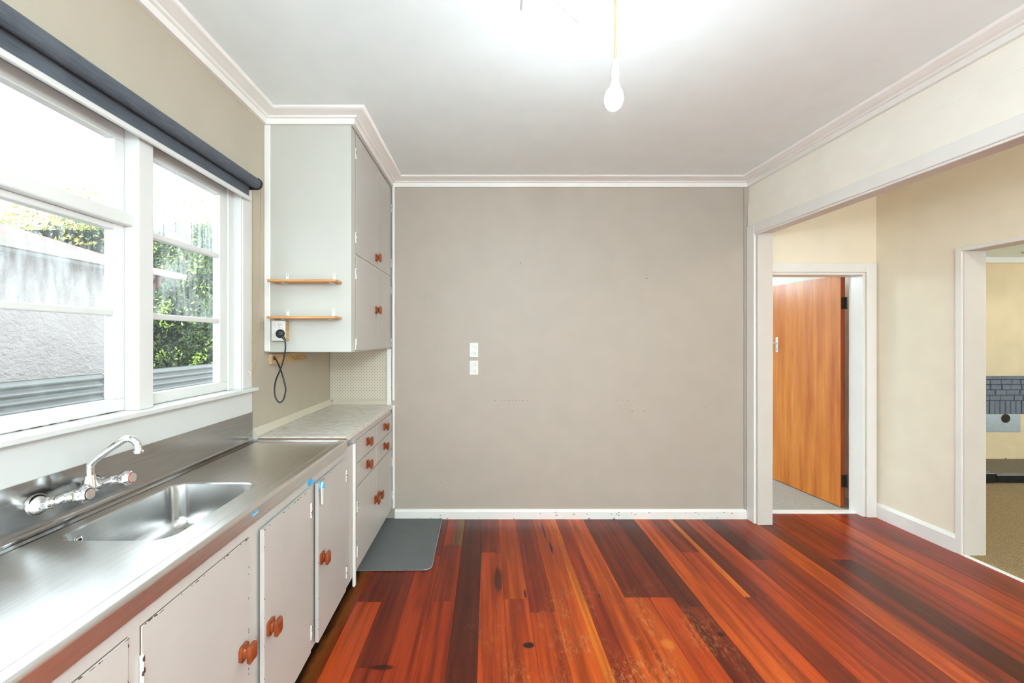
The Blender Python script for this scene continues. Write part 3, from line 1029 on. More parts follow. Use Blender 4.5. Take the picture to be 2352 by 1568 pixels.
def cab_door(parent, y0, y1, z0, z1, hinge_side, knob_yz, hz, ajar=0.0, xf=FD, xb=FXC, chips=('t', 'l'), n=8):
    """flush door; hinge_side 'near' (low y) or 'far'"""
    hy = y1 if hinge_side == 'far' else y0
    root = empty('door', (0, 0, 0))
    root.parent = parent
    pv = Vector((xb, hy, 0))
    ang = ajar if hinge_side == 'far' else -ajar
    root.matrix_local = Matrix.Translation(pv) @ Matrix.Rotation(ang, 4, 'Z') @ Matrix.Translation(-pv)
    # dark seam lying in the frame behind the door
    if not ajar:
        obj('door_gap', MB().box(xb - .001, xb + .0006, y0 - .0014, y1 + .0014, z0 - .0014, z1 + .0014), M['seam'], parent)
    obj('door_panel', MB().box(xb + .0008, xf + (.012 if ajar else 0), y0, y1, z0, z1), M['cab'], root, bevel=.0012, seg=1)
    xk = xf + (.012 if ajar else 0)
    if knob_yz: knob(root, xk, knob_yz[0], knob_yz[1])
    for z in hz: hinge(root, xk, hy, z)
    edge_chips(root, xk, y0, y1, z0, z1, chips, n)
    return root


DTOP = .797
AJ = math.radians(1.1)
DB = .10
cab_door(sc, 1.926, 2.327, DB, DTOP, 'far', (1.963, .455), (.705, .195), AJ)
cab_door(sc, 1.460, 1.864, DB, DTOP, 'far', (1.497, .452), (.703, .185), AJ, n=12)
cab_door(sc, .969, 1.403, DB, DTOP, 'near', (1.366, .458), (.703, .185), 0, chips=('t', 'r'), n=16)
cab_door(sc, .50, .933, DB, DTOP, 'near', (.55, .458), (), 0, chips=('t', 'r'), n=16)
cab_door(sc, .03, .465, DB, DTOP, 'near', (.43, .458), (), 0)
cab_door(sc, -.44, -.005, DB, DTOP, 'near', (-.04, .458), (), 0)
# batten at the joint with the drawers
obj('joint_batten', MB().box(FXC, FXC + .016, 2.480, 2.507, .03, .836), M['trim'], sc, bevel=.005)

# child lock
ck = empty('suction_disc', (0, 0, 0))
tag(ck, 'round blue suction disc stuck on the rail below the sink edge', 'suction disc')
obj('disc', MB().lathe([(.021, 0), (.020, .003), (.010, .005), (.004, .006)], (FXC, 1.889, .8185), (1, 0, 0), 22), M['blue_plastic'], ck, smooth=True)
obj('stud', MB().lathe([(.004, .006), (.004, .014), (.0065, .015), (.0055, .021), (.002, .023)], (FXC, 1.889, .8185), (1, 0, 0), 14), M['blue_plastic'], ck, smooth=True)
lk = empty('cupboard_lock', (0, 0, 0))
tag(lk, 'white and blue child lock hanging on the cupboard door', 'child lock')
LXX = FD + .020
obj('suction_base', MB().lathe([(.021, 0), (.020, .003), (.012, .005)], (LXX, 1.948, .781), (1, 0, 0), 22), M['blue_plastic'], lk, smooth=True)
obj('strap', MB().prism([(1.934, .781), (1.938, .793), (1.948, .797), (1.958, .793), (1.962, .781), (1.957, .745), (1.955, .700), (1.948, .696), (1.941, .700), (1.939, .745)], 'x', LXX + .005, LXX + .012), M['white_plastic'], lk, bevel=.002)
obj('button', MB().lathe([(.011, .012), (.010, .017), (.006, .019)], (LXX, 1.948, .781), (1, 0, 0), 18), M['blue_plastic'], lk, smooth=True)

# ------------------------------------------------------------------ drawer cabinet
dc = empty('drawer_cabinet', (0, 0, 0))
tag(dc, 'off white cabinet with four drawers and two doors beside the grey mat', 'cabinet')
DY0, DY1 = 2.509, 3.500
obj('carcass', MB().box(XL + .002, FXC, DY0, DY1, CZ0, .876), M['cab'], dc)
obj('toe_kick', MB().box(-.86, -.84, DY0, DY1, 0, CZ0), M['kick'], dc)
SPL = 3.012


def drawer(y0, y1, z0, z1, ky, kz):
    obj('drawer_gap', MB().box(FXC - .001, FXC + .0006, y0 - .0014, y1 + .0014, z0 - .0014, z1 + .0014), M['seam'], dc)
    d = obj('drawer', MB().box(FXC + .0008, FD, y0, y1, z0, z1), M['cab'], dc, bevel=.0012, seg=1)
    knob(d, FD, ky, kz)
    edge_chips(d, FD, y0, y1, z0, z1, ('t',), 5)


drawer(2.565, SPL - .003, .712, .843, 2.775, .785)
drawer(2.565, SPL - .003, .572, .703, 2.772, .642)
drawer(SPL + .003, 3.49, .712, .843, 3.225, .788)
drawer(SPL + .003, 3.49, .572, .703, 3.225, .645)
cab_door(dc, 2.565, SPL - .002, .095, .564, 'near', (2.965, .347), (.452, .19), 0, chips=('l',), n=3)
cab_door(dc, SPL + .002, 3.49, .095, .564, 'far', (3.060, .347), (.452, .19), 0, chips=('r',), n=3)

# laminate counter with upstand
ct = empty('laminate_countertop', (0, 0, 0))
tag(ct, 'pale marbled laminate countertop in the corner under the wall cabinet', 'countertop')
CY0 = 2.352
obj('top', MB().box(XL, -.757, CY0, YB, .878, .908), M['laminate'], ct, bevel=.0015)
obj('raw_edge', MB().box(XL + .03, -.758, CY0 - .0006, CY0 + .0004, .880, .8995), M['rawedge'], ct)
obj('upstand', MB().prism([(XL, .908), (XL + .030, .908), (XL + .034, .914), (XL + .006, .950), (XL, .950)], 'y', CY0 + .002, YB), M['upstand'], ct, bevel=.001)
obj('upstand', MB().prism([(YB, .908), (YB - .030, .908), (YB - .034, .914), (YB - .006, .945), (YB, .945)], 'x', XL + .03, -.80), M['upstand'], ct, bevel=.001)
# pegboard panel on the end wall below the wall cabinet
pg = obj('pegboard', MB().box(XL + .002, -.802, YB - .006, YB, .946, 1.352), M['peg'])
tag(pg, 'perforated cream hardboard panel above the countertop', 'pegboard')
pp = obj('niche_post', MB().box(-.800, -.767, YB - .03, YB, .909, 1.354), M['trim'], bevel=.002)
tag(pp, 'white square post between pegboard and grey wall', 'post')

# ------------------------------------------------------------------ wall cabinet
uc = empty('wall_cabinet', (0, 0, 0))
tag(uc, 'tall white cupboard hung on the wall up to the ceiling', 'cabinet')
UY0, UZ0, UZ1, UXF = 2.487, 1.356, CEIL - .002, -.774
obj('carcass', MB().box(XL + .002, UXF, UY0, YB - .001, UZ0, UZ1), M['cabside'], uc, bevel=.001)
obj('scribe_batten', MB().box(XL, XL + .034, UY0 - .012, UY0, UZ0 + .004, CEIL - .066), M['trim'], uc, bevel=.004)
USP = 3.068
UF = -.770


def udoor(*a, **k):
    return cab_door(uc, *a, xf=UF, xb=UXF, **k)


udoor(2.563, USP - .002, 1.926, 2.625, 'near', (3.020, 1.987), (2.51, 2.02), chips=('l',), n=2)
udoor(USP + .002, 3.496, 1.926, 2.625, 'far', None, (2.47, 2.03), chips=('r',), n=2)
udoor(2.563, USP - .002, 1.362, 1.900, 'near', (3.020, 1.628), (1.81, 1.40), chips=('l',), n=2)
udoor(USP + .002, 3.496, 1.362, 1.900, 'far', None, (1.81, 1.40), chips=('r',), n=2)

# shelves on the side of the cabinet
def shelf(zb, x0, x1, y0, label, brx):
    r = empty('small_shelf', (0, 0, 0))
    tag(r, label, 'shelf', 'pine shelves on the cabinet side')
    obj('board', MB().box(x0, x1, y0, UY0 - .001, zb, zb + .0125), M['pine'], r, bevel=.001)
    for bx in brx:
        b = obj('bracket', MB().box(bx - .0095, bx + .0095, UY0 - .0028, UY0 - .0005, zb - .004, zb + .058), M['zinc'], r, bevel=.0008, seg=1)
        obj('bracket_arm', MB().box(bx - .0095, bx + .0095, UY0 - .065, UY0 - .002, zb - .003, zb), M['zinc'], b)
        for dz in (.049, .018):
            obj('screw', MB().lathe([(.0042, 0), (.003, .0016), (.0008, .002)], (bx, UY0 - .0026, zb + dz), (0, -1, 0), 10), M['brass'], b, smooth=True)
shelf(1.741, -1.197, -.826, 2.382, 'upper of the two small pine shelves on the white cabinet side', (-1.133, -.868))
shelf(1.541, -1.200, -.828, 2.382, 'lower pine shelf just above the plugged in black cord', (-1.131, -.874))


# power points
def socket_face(root, cx, y, cz, wdt, hgt, two=True):
    """plate facing -y with two sets of three slots and two rockers"""
    obj('plate', MB().box(cx - wdt / 2, cx + wdt / 2, y - .009, y, cz - hgt / 2, cz + hgt / 2), M['white_plastic'], root, bevel=.002)
    for s in (1, -1):
        z = cz + s * hgt * .25
        obj('rocker', MB().box(cx - wdt * .36, cx - wdt * .12, y - .012, y - .008, z + .002, z + .016), M['white_plastic'], root, bevel=.001)
        for dx, dz, a in ((-.006, .004, .5), (.006, .004, -.5), (0, -.010, 0)):
            mb = MB().box(-.0011, .0011, -.0003, .0006, -.0042, .0042)
            o = obj('slot', mb, M['black'], root)
            o.matrix_local = Matrix.Translation((cx + wdt * .12 + dx, y - .0092, z + dz)) @ Matrix.Rotation(a, 4, 'Y')


for pz, lab in ((803.5, 'upper white double power point on the blank end wall'), (844, 'lower white double power point on the blank end wall')):
    r = empty('power_point', (0, 0, 0))
    tag(r, lab, 'power point', 'power points on the end wall')
    X, Z = bw(1088.5, pz)
    socket_face(r, X, YB, Z, .070, .114)
r = empty('power_point', (0, 0, 0))
tag(r, 'white power point on a cream block below the lower shelf', 'power point')
obj('mounting_block', MB().box(-1.199, -1.126, UY0 - .042, UY0, 1.420, 1.530), M['hookwood'], r, bevel=.001)
socket_face(r, -1.162, UY0 - .042, 1.476, .075, .112)
PY = UY0 - .054
pw = empty('extension_lead', (0, 0, 0))
tag(pw, 'black plug and looped power cord hanging under the wall cabinet', 'cord')
sp = F_PX / (PY - .02)
wp = lambda px, py, y: ((px - 1121) * y / F_PX, y, CAMZ - (py - 778) * y / F_PX)
cx, _, cz = wp(643, 766, PY - .012)
obj('plug', MB().lathe([(.022, 0), (.0235, .004), (.0235, .014), (.020, .020), (.012, .0235), (.003, .0245)], (cx, PY, cz), (0, -1, 0), 26), M['black'], pw, smooth=True)
obj('plug_neck', MB().tube([(cx + .010, PY - .010, cz - .012), (cx + .022, PY - .010, cz - .027), (cx + .028, PY - .010, cz - .036)], [.0085, .0075, .005], 12), M['black'], pw, smooth=True)
yy = PY - .010
cpts = [wp(654, 777, yy), wp(655.5, 800, yy), wp(651, 826, yy + .003), wp(644, 848, yy + .006), wp(634, 872, yy + .015), wp(630.5, 895, yy + .02), wp(633, 913, yy + .02), wp(642, 924, yy + .02), wp(651, 917, yy + .02), wp(656, 896, yy + .02), wp(653, 876, yy + .018), wp(645, 850, yy + .03), wp(638, 834, yy + .06), wp(633, 824, yy + .09)]
cpts.append((XL + .019, 2.555, 1.318))
obj('flex', MB().tube(smooth_path(cpts, 8), .0042, 10), M['black'], pw, smooth=True)

# hook strip on the window wall
hs = empty('hook_strip', (0, 0, 0))
tag(hs, 'varnished wooden strip with brass cup hooks under the wall cabinet', 'hook rail')
obj('strip', MB().box(XL, XL + .018, 2.53, 3.005, 1.284, 1.342), M['hookwood'], hs, bevel=.001)
for y in (2.785, 2.838, 2.893, 2.948):
    pts = smooth_path([(XL + .017, y, 1.320), (XL + .030, y, 1.318), (XL + .034, y, 1.306), (XL + .040, y, 1.297), (XL + .050, y, 1.302), (XL + .052, y, 1.313)], 5)
    obj('cup_hook', MB().tube(pts, .0018, 6), M['brass'], hs, smooth=True)
obj('cable_gland', MB().lathe([(.012, 0), (.010, .005)], (XL + .018, 2.558, 1.318), (1, 0, 0), 14), M['black'], hs)

# ------------------------------------------------------------------ stainless sink bench
sb = empty('sink_bench', (0, 0, 0))
tag(sb, 'stainless steel sink bench with draining board under the window', 'sink')
BY0, BY1 = -1.3, 2.350
ZT = .886
# drained top with bowl hole: flat deck between x=-1.222 and x=-.800
def rrect(x0, x1, y0, y1, r, n=7):
    pts = []
    for cx_, cy_, a0 in ((x1 - r, y1 - r, 0), (x0 + r, y1 - r, 90), (x0 + r, y0 + r, 180), (x1 - r, y0 + r, 270)):
        for k in range(n + 1):
            a = math.radians(a0 + 90 * k / n)
            pts.append((cx_ + r * math.cos(a), cy_ + r * math.sin(a)))
    return pts
BX = (-1.178, -.872, 1.192, 1.662)
inner = rrect(*BX, .052)
DXA, DXB = -1.222, -.800
def to_rect(p, x0, x1, y0, y1):
    cx_, cy_ = (BX[0] + BX[1]) / 2, (BX[2] + BX[3]) / 2
    dx, dy = p[0] - cx_, p[1] - cy_
    k = min(((x1 - cx_) / dx) if dx > 0 else ((x0 - cx_) / dx if dx < 0 else 9e9), ((y1 - cy_) / dy) if dy > 0 else ((y0 - cy_) / dy if dy < 0 else 9e9))
    return (cx_ + dx * k, cy_ + dy * k)
OYA, OYB = 1.10, 1.76
outer = [to_rect(p, DXA, DXB, OYA, OYB) for p in inner]
n = len(inner)
# snap nearest outer points to the rectangle corners
for cxy in ((DXA, OYA), (DXA, OYB), (DXB, OYA), (DXB, OYB)):
    k = min(range(n), key=lambda i: (outer[i][0] - cxy[0]) ** 2 + (outer[i][1] - cxy[1]) ** 2)
    outer[k] = cxy
mb = MB()
rim = rrect(BX[0] - .006, BX[1] + .006, BX[2] - .006, BX[3] + .006, .058)
L0 = [(p[0], p[1], ZT) for p in outer]
L1 = [(p[0], p[1], ZT) for p in rim]
L2 = [(p[0], p[1], ZT - .004) for p in inner]
def shrink(d, r): return rrect(BX[0] + d, BX[1] - d, BX[2] + d, BX[3] - d, r)
L3 = [(p[0], p[1], ZT - .115) for p in shrink(.012, .050)]
L4 = [(p[0], p[1], ZT - .140) for p in shrink(.018, .048)]
L5 = [(p[0], p[1], ZT - .155) for p in shrink(.032, .042)]
L6 = [(p[0], p[1], ZT - .160) for p in shrink(.055, .035)]
obj('deck', MB().loft([L0, L1], False, False), M['steel'], sb)
mb.loft([L1, L2, L3, L4, L5, L6], False, True)
bowl = obj('bowl', mb, M['steel_bowl'], sb, smooth=True)
obj('drainer', MB().add([(DXA, OYB, ZT), (DXB, OYB, ZT), (DXB, BY1 - .012, ZT), (DXA, BY1 - .012, ZT)], [(0, 1, 2, 3)]), M['steel'], sb)
obj('drainer', MB().add([(DXA, BY0, ZT), (DXB, BY0, ZT), (DXB, OYA, ZT), (DXA, OYA, ZT)], [(0, 1, 2, 3)]), M['steel'], sb)
front = [(DXB, ZT), (-.794, ZT + .004), (-.785, ZT + .0075), (-.764, ZT + .0085), (-.757, ZT + .0065), (-.7525, ZT + .001), (-.7515, ZT - .006), (-.7515, .842), (-.753, .839), (-.7535, .842), (-.7535, ZT - .008), (-.757, ZT - .001), (-.765, ZT + .0), (DXB, ZT - .002)]
obj('front_lip', MB().prism(front, 'y', BY0, BY1), M['steel'], sb, smooth=True)
back = [(DXA, ZT), (-1.229, ZT + .001), (-1.234, ZT + .007), (-1.246, ZT + .008), (-1.252, ZT + .012), (-1.2555, ZT + .022), (-1.2565, 1.0445), (-1.2615, 1.0445), (-1.2615, ZT - .002), (DXA, ZT - .002)]
obj('splashback', MB().prism(back, 'y', BY0, BY1 - .004), M['steel_splash'], sb, smooth=True)
endp = [(BY1 - .012, ZT), (BY1 - .008, ZT + .006), (BY1 - .001, ZT + .008), (BY1, ZT + .004), (BY1, .846), (BY1 - .002, .846), (BY1 - .002, ZT - .002), (BY1 - .012, ZT - .002)]
obj('end_lip', MB().prism(endp, 'x', -1.245, -.7525), M['steel'], sb, smooth=True)
# overflow, drain
ov = obj('overflow_ring', MB().lathe([(.0095, 0), (.0095, .003), (.0055, .004), (.0045, .001)], (BX[0] + .004, 1.262, ZT - .032), (1, 0, .08), 18), M['chrome'], sb, smooth=True)
obj('overflow_hole', MB().lathe([(.0045, 0), (.0045, .003)], (BX[0] + .0045, 1.262, ZT - .032), (1, 0, .08), 12), M['black'], sb)
obj('drain', MB().lathe([(.045, 0), (.043, .003), (.030, .001), (.028, -.002)], ((BX[0] + BX[1]) / 2, 1.43, ZT - .1595), (0, 0, 1), 24), M['chrome'], sb, smooth=True)
stk = MB().box(-.7516, -.7510, 1.402, 1.436, .862, .876)
st = obj('maker_sticker', stk, M['blue_plastic'], sb)
obj('sticker_stripe', MB().box(-.7511, -.7507, 1.404, 1.434, .864, .868), M['zinc'], st)
for o_ in sb.children:
    if o_.name.split('.')[0] in ('bowl', 'front_lip', 'splashback', 'end_lip'):
        md = o_.modifiers.new('weighted', 'WEIGHTED_NORMAL')
        md.keep_sharp = True
        md.weight = 100

# ------------------------------------------------------------------ wall mixer tap
tp = empty('sink_tap', (0, 0, 0))
tag(tp, 'chrome wall mounted mixer tap with two hexagonal handles over the sink', 'tap')
TY, TZ, WX = 1.312, .985, -1.2565
for s in (-1, 1):
    y = TY + s * .088
    obj('wall_flange', MB().lathe([(.030, 0), (.0295, .004), (.026, .011), (.019, .019), (.013, .024)], (WX, y, .970), (1, 0, 0), 28), M['chrome'], tp, smooth=True)
    loops = []
    obj('inlet_nut', MB().lathe([(.0165, .0), (.018, .003), (.018, .016), (.0165, .019)], (WX + .022, y, .973), (1, 0, .15), 6), M['chrome'], tp, bevel=.0008, seg=1)
    obj('inlet_elbow', MB().tube(smooth_path([(WX + .038, y, .976), (WX + .056, y, .981), (WX + .066, y - s * .008, TZ), (WX + .070, y - s * .022, TZ)], 6), .0125, 14), M['chrome'], tp, smooth=True)
    hy = TY + s * .074
    obj('valve_stem', MB().lathe([(.0135, 0), (.0135, .022), (.0115, .026), (.0115, .034)], (WX + .066, hy, TZ), (1, 0, .1), 18), M['chrome'], tp, smooth=True)
    ax = Vector((1, 0, .13)).normalized()
    o0 = Vector((WX + .092, hy, TZ + .003))
    lo = []
    a = ax.orthogonal().normalized(); b = ax.cross(a)
    for r, t, hexy in [(.010, 0, 0), (.0165, .004, .5), (.0225, .012, 1), (.0235, .026, 1), (.0215, .038, .9), (.0185, .043, .2), (.0165, .044, 0)]:
        L_ = []
        for k in range(36):
            th = 2 * math.pi * k / 36
            hx = 1 - .13 * hexy * (.5 + .5 * math.cos(6 * th))
            L_.append(o0 + ax * t + (a * math.cos(th) + b * math.sin(th)) * r * hx)
        lo.append(L_)
    hdl = obj('tap_handle', MB().loft(lo), M['chrome'], tp, smooth=True)
    obj('index_ring', MB().lathe([(.0168, .0435), (.0168, .0448), (.0152, .0450)], o0, ax, 28), M['red'] if s > 0 else M['black'], hdl)
    obj('index_cap', MB().lathe([(.0152, .0440), (.0150, .0458), (.010, .0468), (.002, .0470)], o0, ax, 28), M['chrome'], hdl, smooth=True)
obj('bridge_body', MB().tube([(WX + .068, TY - .080, TZ), (WX + .068, TY - .035, TZ), (WX + .068, TY - .018, TZ), (WX + .068, TY + .018, TZ), (WX + .068, TY + .035, TZ), (WX + .068, TY + .080, TZ)], [.0125, .0125, .019, .019, .0125, .0125], 20), M['chrome'], tp, smooth=True)
obj('spout_base', MB().lathe([(.0185, .006), (.0165, .022), (.0135, .036), (.0130, .040)], (WX + .070, TY, TZ), (0, 0, 1), 22), M['chrome'], tp, smooth=True)
sx = WX + .070
pts = smooth_path([(sx, TY, TZ + .034), (sx, TY, TZ + .062), (sx + .004, TY + .001, TZ + .074), (sx + .022, TY + .003, TZ + .092), (sx + .078, TY + .010, TZ + .134), (sx + .098, TY + .012, TZ + .145), (sx + .116, TY + .014, TZ + .142), (sx + .128, TY + .015, TZ + .128), (sx + .132, TY + .015, TZ + .108)], 7)
obj('spout', MB().tube(pts, .0102, 16), M['chrome'], tp, smooth=True)
obj('spout_tip', MB().lathe([(.0105, 0), (.0128, -.001), (.0128, -.007), (.0105, -.008)], (sx + .132, TY + .015, TZ + .109), (0, 0, 1), 20), M['chrome'], tp, smooth=True)

# ------------------------------------------------------------------ floor mat
outl = [(-.835, 2.705), (-.835, YB - .022), (-.366, YB - .022), (-.3635, YB - .026)]
for k in range(0, 7):
    a = math.radians(0 - 90 * k / 6)
    outl.append((-.351 - .045 + .045 * math.cos(a), 2.712 + .045 + .045 * math.sin(a)))
mt = obj('floor_mat', MB().prism(outl, 'z', .0008, .008), M['mat'], bevel=.0025)
tag(mt, 'grey felt mat on the floor against the drawer cabinet', 'mat')
M['mat_edge'] = plain('grey_overlocked_edge', srgb(150, 154, 156), .9)
obj('edge_binding', MB().tube([(x, y, .0075) for x, y in outl[2:]], .0028, 6), M['mat_edge'], mt, smooth=True)

# ------------------------------------------------------------------ pendant lamp and ceiling rose
PX, PYY = .452, 1.558
rose = obj('ceiling_rose', MB(), M['ceil']) if False else empty('ceiling_rose', (PX, PYY, CEIL))
tag(rose, 'octagonal stepped white plaster rose on the ceiling', 'ceiling rose')
def octa(ap, z):
    R_ = ap / math.cos(math.pi / 8)
    return [(R_ * math.cos(math.pi / 8 + k * math.pi / 4), R_ * math.sin(math.pi / 8 + k * math.pi / 4), z) for k in range(8)]
zz = .014
obj('stepped_plate', MB().loft([octa(a_, -z_) for a_, z_ in ((.330, 0), (.322, .014), (.270, .014), (.260, .006), (.210, .006), (.200, .014), (.142, .014), (.132, .005))], False, True), M['ceil'], rose)
lp = empty('pendant_lamp', (PX, PYY, CEIL - zz))
tag(lp, 'bare lit bulb hanging on a tan flex from the ceiling rose', 'pendant lamp')
cz0 = 2.417 - (CEIL - zz)
obj('ceiling_cup', MB().lathe([(.035, 0), (.034, -.015), (.020, -.024), (.005, -.028)], (0, 0, 0), (0, 0, 1), 22), M['white_plastic'], lp, smooth=True)
obj('flex', MB().tube(smooth_path([(0, 0, -.02), (-.001, 0, cz0 / 2), (0, 0, cz0)], 6), .0032, 8), M['cord'], lp, smooth=True)
axb = Vector((-.05, -.02, -1)).normalized()
ob = Vector((0, 0, cz0))
obj('lamp_holder', MB().lathe([(.004, -.004), (.008, .002), (.0135, .014), (.0145, .028), (.0160, .029), (.0165, .070), (.0160, .073)], ob, axb, 24), M['white_plastic'], lp, smooth=True)
obj('bulb_neck', MB().lathe([(.0150, .073), (.0185, .088), (.024, .104), (.0285, .116)], ob, axb, 24, False), M['white_plastic'], lp, smooth=True)
me, t, b = new_mat('lit_bulb')
b.inputs['Base Color'].default_value = (1, 1, 1, 1)
b.inputs['Emission Color'].default_value = (.85, 1, 1.08, 1)
b.inputs['Emission Strength'].default_value = BULB
nz = noise(t, pos_scaled(t, (20, 20, 20)), 1, 1)
t.links.new(maprange(t, nz, 0, 1, .3, .4), b.inputs['Roughness'])
obj('bulb_globe', MB().lathe([(.0285, .116), (.0315, .128), (.0325, .140), (.0310, .153), (.0255, .165), (.0165, .174), (.006, .178), (.0005, .1785)], ob, axb, 24, False), me, lp, smooth=True)

# fill lamps added out of view: kitchen, hall, living room and bedroom
def fill_globe(x, y, z, r, strength, col, ceil, label):
    m, t, b = new_mat('fill_globe_glow')
    b.inputs['Base Color'].default_value = (1, 1, 1, 1)
    b.inputs['Emission Color'].default_value = (*col, 1)
    t.links.new(maprange(t, noise(t, pos_scaled(t, (9, 9, 9)), 1, 1), 0, 1, strength * .97, strength * 1.03), b.inputs['Emission Strength'])
    o = empty('fill_globe', (x, y, ceil))
    tag(o, label, 'ceiling lamp')
    obj('stem', MB().lathe([(.05, 0), (.05, -.02), (.012, -.03), (.012, z + r * .9 - ceil)], (0, 0, 0), (0, 0, 1), 18), M['white_plastic'], o, smooth=True)
    pr = [(r * math.sin(math.pi * k / 14), z - ceil + r * math.cos(math.pi * k / 14)) for k in range(15)]
    obj('glass_globe', MB().lathe(pr, (0, 0, 0), (0, 0, 1), 24, False), m, o, smooth=True)


fill_globe(.45, -1.15, 2.00, .14, 62, (.86, 1, 1.08), CEIL, 'added unseen fill globe on the kitchen ceiling behind the viewer')
fill_globe(2.66, .3, 2.44, .10, 32, (1.0, .95, .84), CEIL, 'small added unseen fill globe in the hall')
fill_globe(6.0, 2.0, 2.05, .12, 46, (.94, .97, .92), 2.372, 'added unseen fill globe on the living room ceiling')
fill_globe(1.7, 5.4, 2.2, .12, 20, (.88, 1, 1.06), 2.6, 'added unseen fill globe on the bedroom ceiling')
sa = obj('smoke_alarm', MB().lathe([(.05, 0), (.05, -.02), (.03, -.03), (.002, -.031)], (5.80, 4.72, 2.372), (0, 0, 1), 20), M['white_plastic'], smooth=True)
tag(sa, 'small white smoke alarm on the living room ceiling', 'smoke alarm')

# ------------------------------------------------------------------ outside
M['stucco'] = paint('rough_pale_stucco', srgb(168, 158, 153), .9, .06, .0, 4)
tt = M['stucco'].node_tree
bump(tt, tt.nodes['Principled BSDF'], noise(tt, pos_scaled(tt, (16, 16, 20)), 1, 5, .65), 1.0, .05)
M['roof'] = paint('faded_red_roof', srgb(116, 88, 82), .8, .08, 0, 3)
M['gutter'] = paint('cream_gutter', srgb(146, 140, 128), .6, .1, 0, 10)
M['soffit'] = paint('white_soffit', srgb(200, 198, 194), .6, .03, 0)
M['iron'] = plain('galvanised_iron', srgb(98, 97, 93), .5, .3)
M['post'] = wood('weathered_post', srgb(120, 104, 80), srgb(160, 140, 108), (20, 20, 3), .8)
M['bounce_ground'] = mat_carpet('pale_bounce_ground', srgb(176, 176, 172), srgb(206, 206, 200))  # unseen ground made pale to bounce daylight up to the ceiling
gd = structure(obj('ground', MB().box(-40, XL - .15, -20, 40, -.9, -.6), M['bounce_ground']), 'unseen ground outside the kitchen window, made pale for bounce light')
gd['kind'] = 'structure'
hs_ = empty('neighbour_house', (-7, 3, -.6))
tag(hs_, 'pale stucco house with faded red hip roof beyond the window', 'house')
EX, EY, EZ = -5.0, 7.05, 2.43
m_ = .379
at(obj('wall', MB().box(-11, EX - .35, -6, EY - .45, -.6, EZ + .02), M['stucco']), hs_)
rv = [(EX, -8, EZ), (EX, EY, EZ), (EX - 3.2, EY - 3.2, EZ + 3.2 * m_), (EX - 3.2, -8, EZ + 3.2 * m_), (-11.4, EY, EZ), (-11.4, -8, EZ)]
mb = MB().add(rv, [(0, 1, 2, 3), (1, 4, 2), (2, 4, 5, 3), (0, 3, 5), (0, 5, 4, 1)])
at(obj('roof', mb, M['roof']), hs_)
at(obj('soffit', MB().box(-11.3, EX - .02, -7.9, EY - .02, EZ - .03, EZ - .002), M['soffit']), hs_)
at(obj('gutter', MB().prism([(EX - .01, EZ - .05), (EX + .08, EZ - .05), (EX + .11, EZ + .04), (EX + .095, EZ + .045), (EX + .08, EZ + .01), (EX - .01, EZ + .01)], 'y', -8, EY + .1), M['gutter']), hs_)
at(obj('gutter', MB().prism([(EY - .01, EZ - .05), (EY + .08, EZ - .05), (EY + .11, EZ + .04), (EY + .095, EZ + .045), (EY + .08, EZ + .01), (EY - .01, EZ + .01)], 'x', -11.3, EX + .1), M['gutter']), hs_)
M['downpipe'] = plain('dark_red_downpipe', srgb(86, 52, 48), .5)
at(obj('downpipe', MB().tube(smooth_path([(EX + .02, EY - .42, EZ - .04), (EX + .0, EY - .42, EZ - .2), (EX - .28, EY - .42, EZ - .42), (EX - .30, EY - .42, EZ - .7), (EX - .30, EY - .42, -.6)], 5), .04, 10), M['downpipe'], smooth=True), hs_)
# corrugated iron fence, sheets laid lengthwise
fn = empty('corrugated_fence', (-4.2, 5, -.6))
tag(fn, 'corrugated galvanised iron fence below the hedge outside', 'fence')
def sheet(y0, y1):
    pr = []
    N = 180
    for k in range(N + 1):
        z = -.55 + (1.055 + .55) * k / N
        pr.append((-4.2 + .015 * math.sin(z / .076 * 2 * math.pi), z))
    poly = pr + [(x - .004, z) for x, z in reversed(pr)]
    nn = len(pr)
    vs = [(x, y0, z) for x, z in pr] + [(x, y1, z) for x, z in pr]
    fs = [(i, i + 1, nn + i + 1, nn + i) for i in range(nn - 1)]
    o = at(obj('iron_sheet', MB().add(vs, fs), M['iron'], smooth=True), fn)
    o.data.shade_smooth()
sheet(.5, 2.6); sheet(2.58, 4.80); sheet(4.92, 7.4); sheet(7.38, 7.85)
for y in (4.86, 2.59, 7.39, .52):
    at(obj('post', MB().box(-4.27, -4.17, y - .05, y + .05, -.6, 1.045), M['post'], bevel=.004), fn)


def leaf_mat(name, a, b_, c_):
    m, t, bs = new_mat(name)
    n1 = noise(t, pos_scaled(t, (3.1, 3.1, 3.1)), 1, 4, .7)
    n2 = noise(t, pos_scaled(t, (14, 14, 14)), 1, 3, .7)
    c = ramp(t, n2, [(.3, a), (.55, b_), (.75, c_)])
    c = mix(t, maprange(t, n1, .5, .72, 0, .6), c, c_)
    t.links.new(c, bs.inputs['Base Color'])
    bs.inputs['Roughness'].default_value = .35
    return m


M['leaf'] = leaf_mat('hedge_leaves', srgb(44, 62, 34), srgb(76, 100, 44), srgb(150, 172, 70))
M['leaf_top'] = leaf_mat('autumn_tips', srgb(96, 104, 44), srgb(168, 150, 60), srgb(206, 158, 84))
M['leaf_dark'] = plain('inner_twigs', srgb(26, 34, 20), .9)


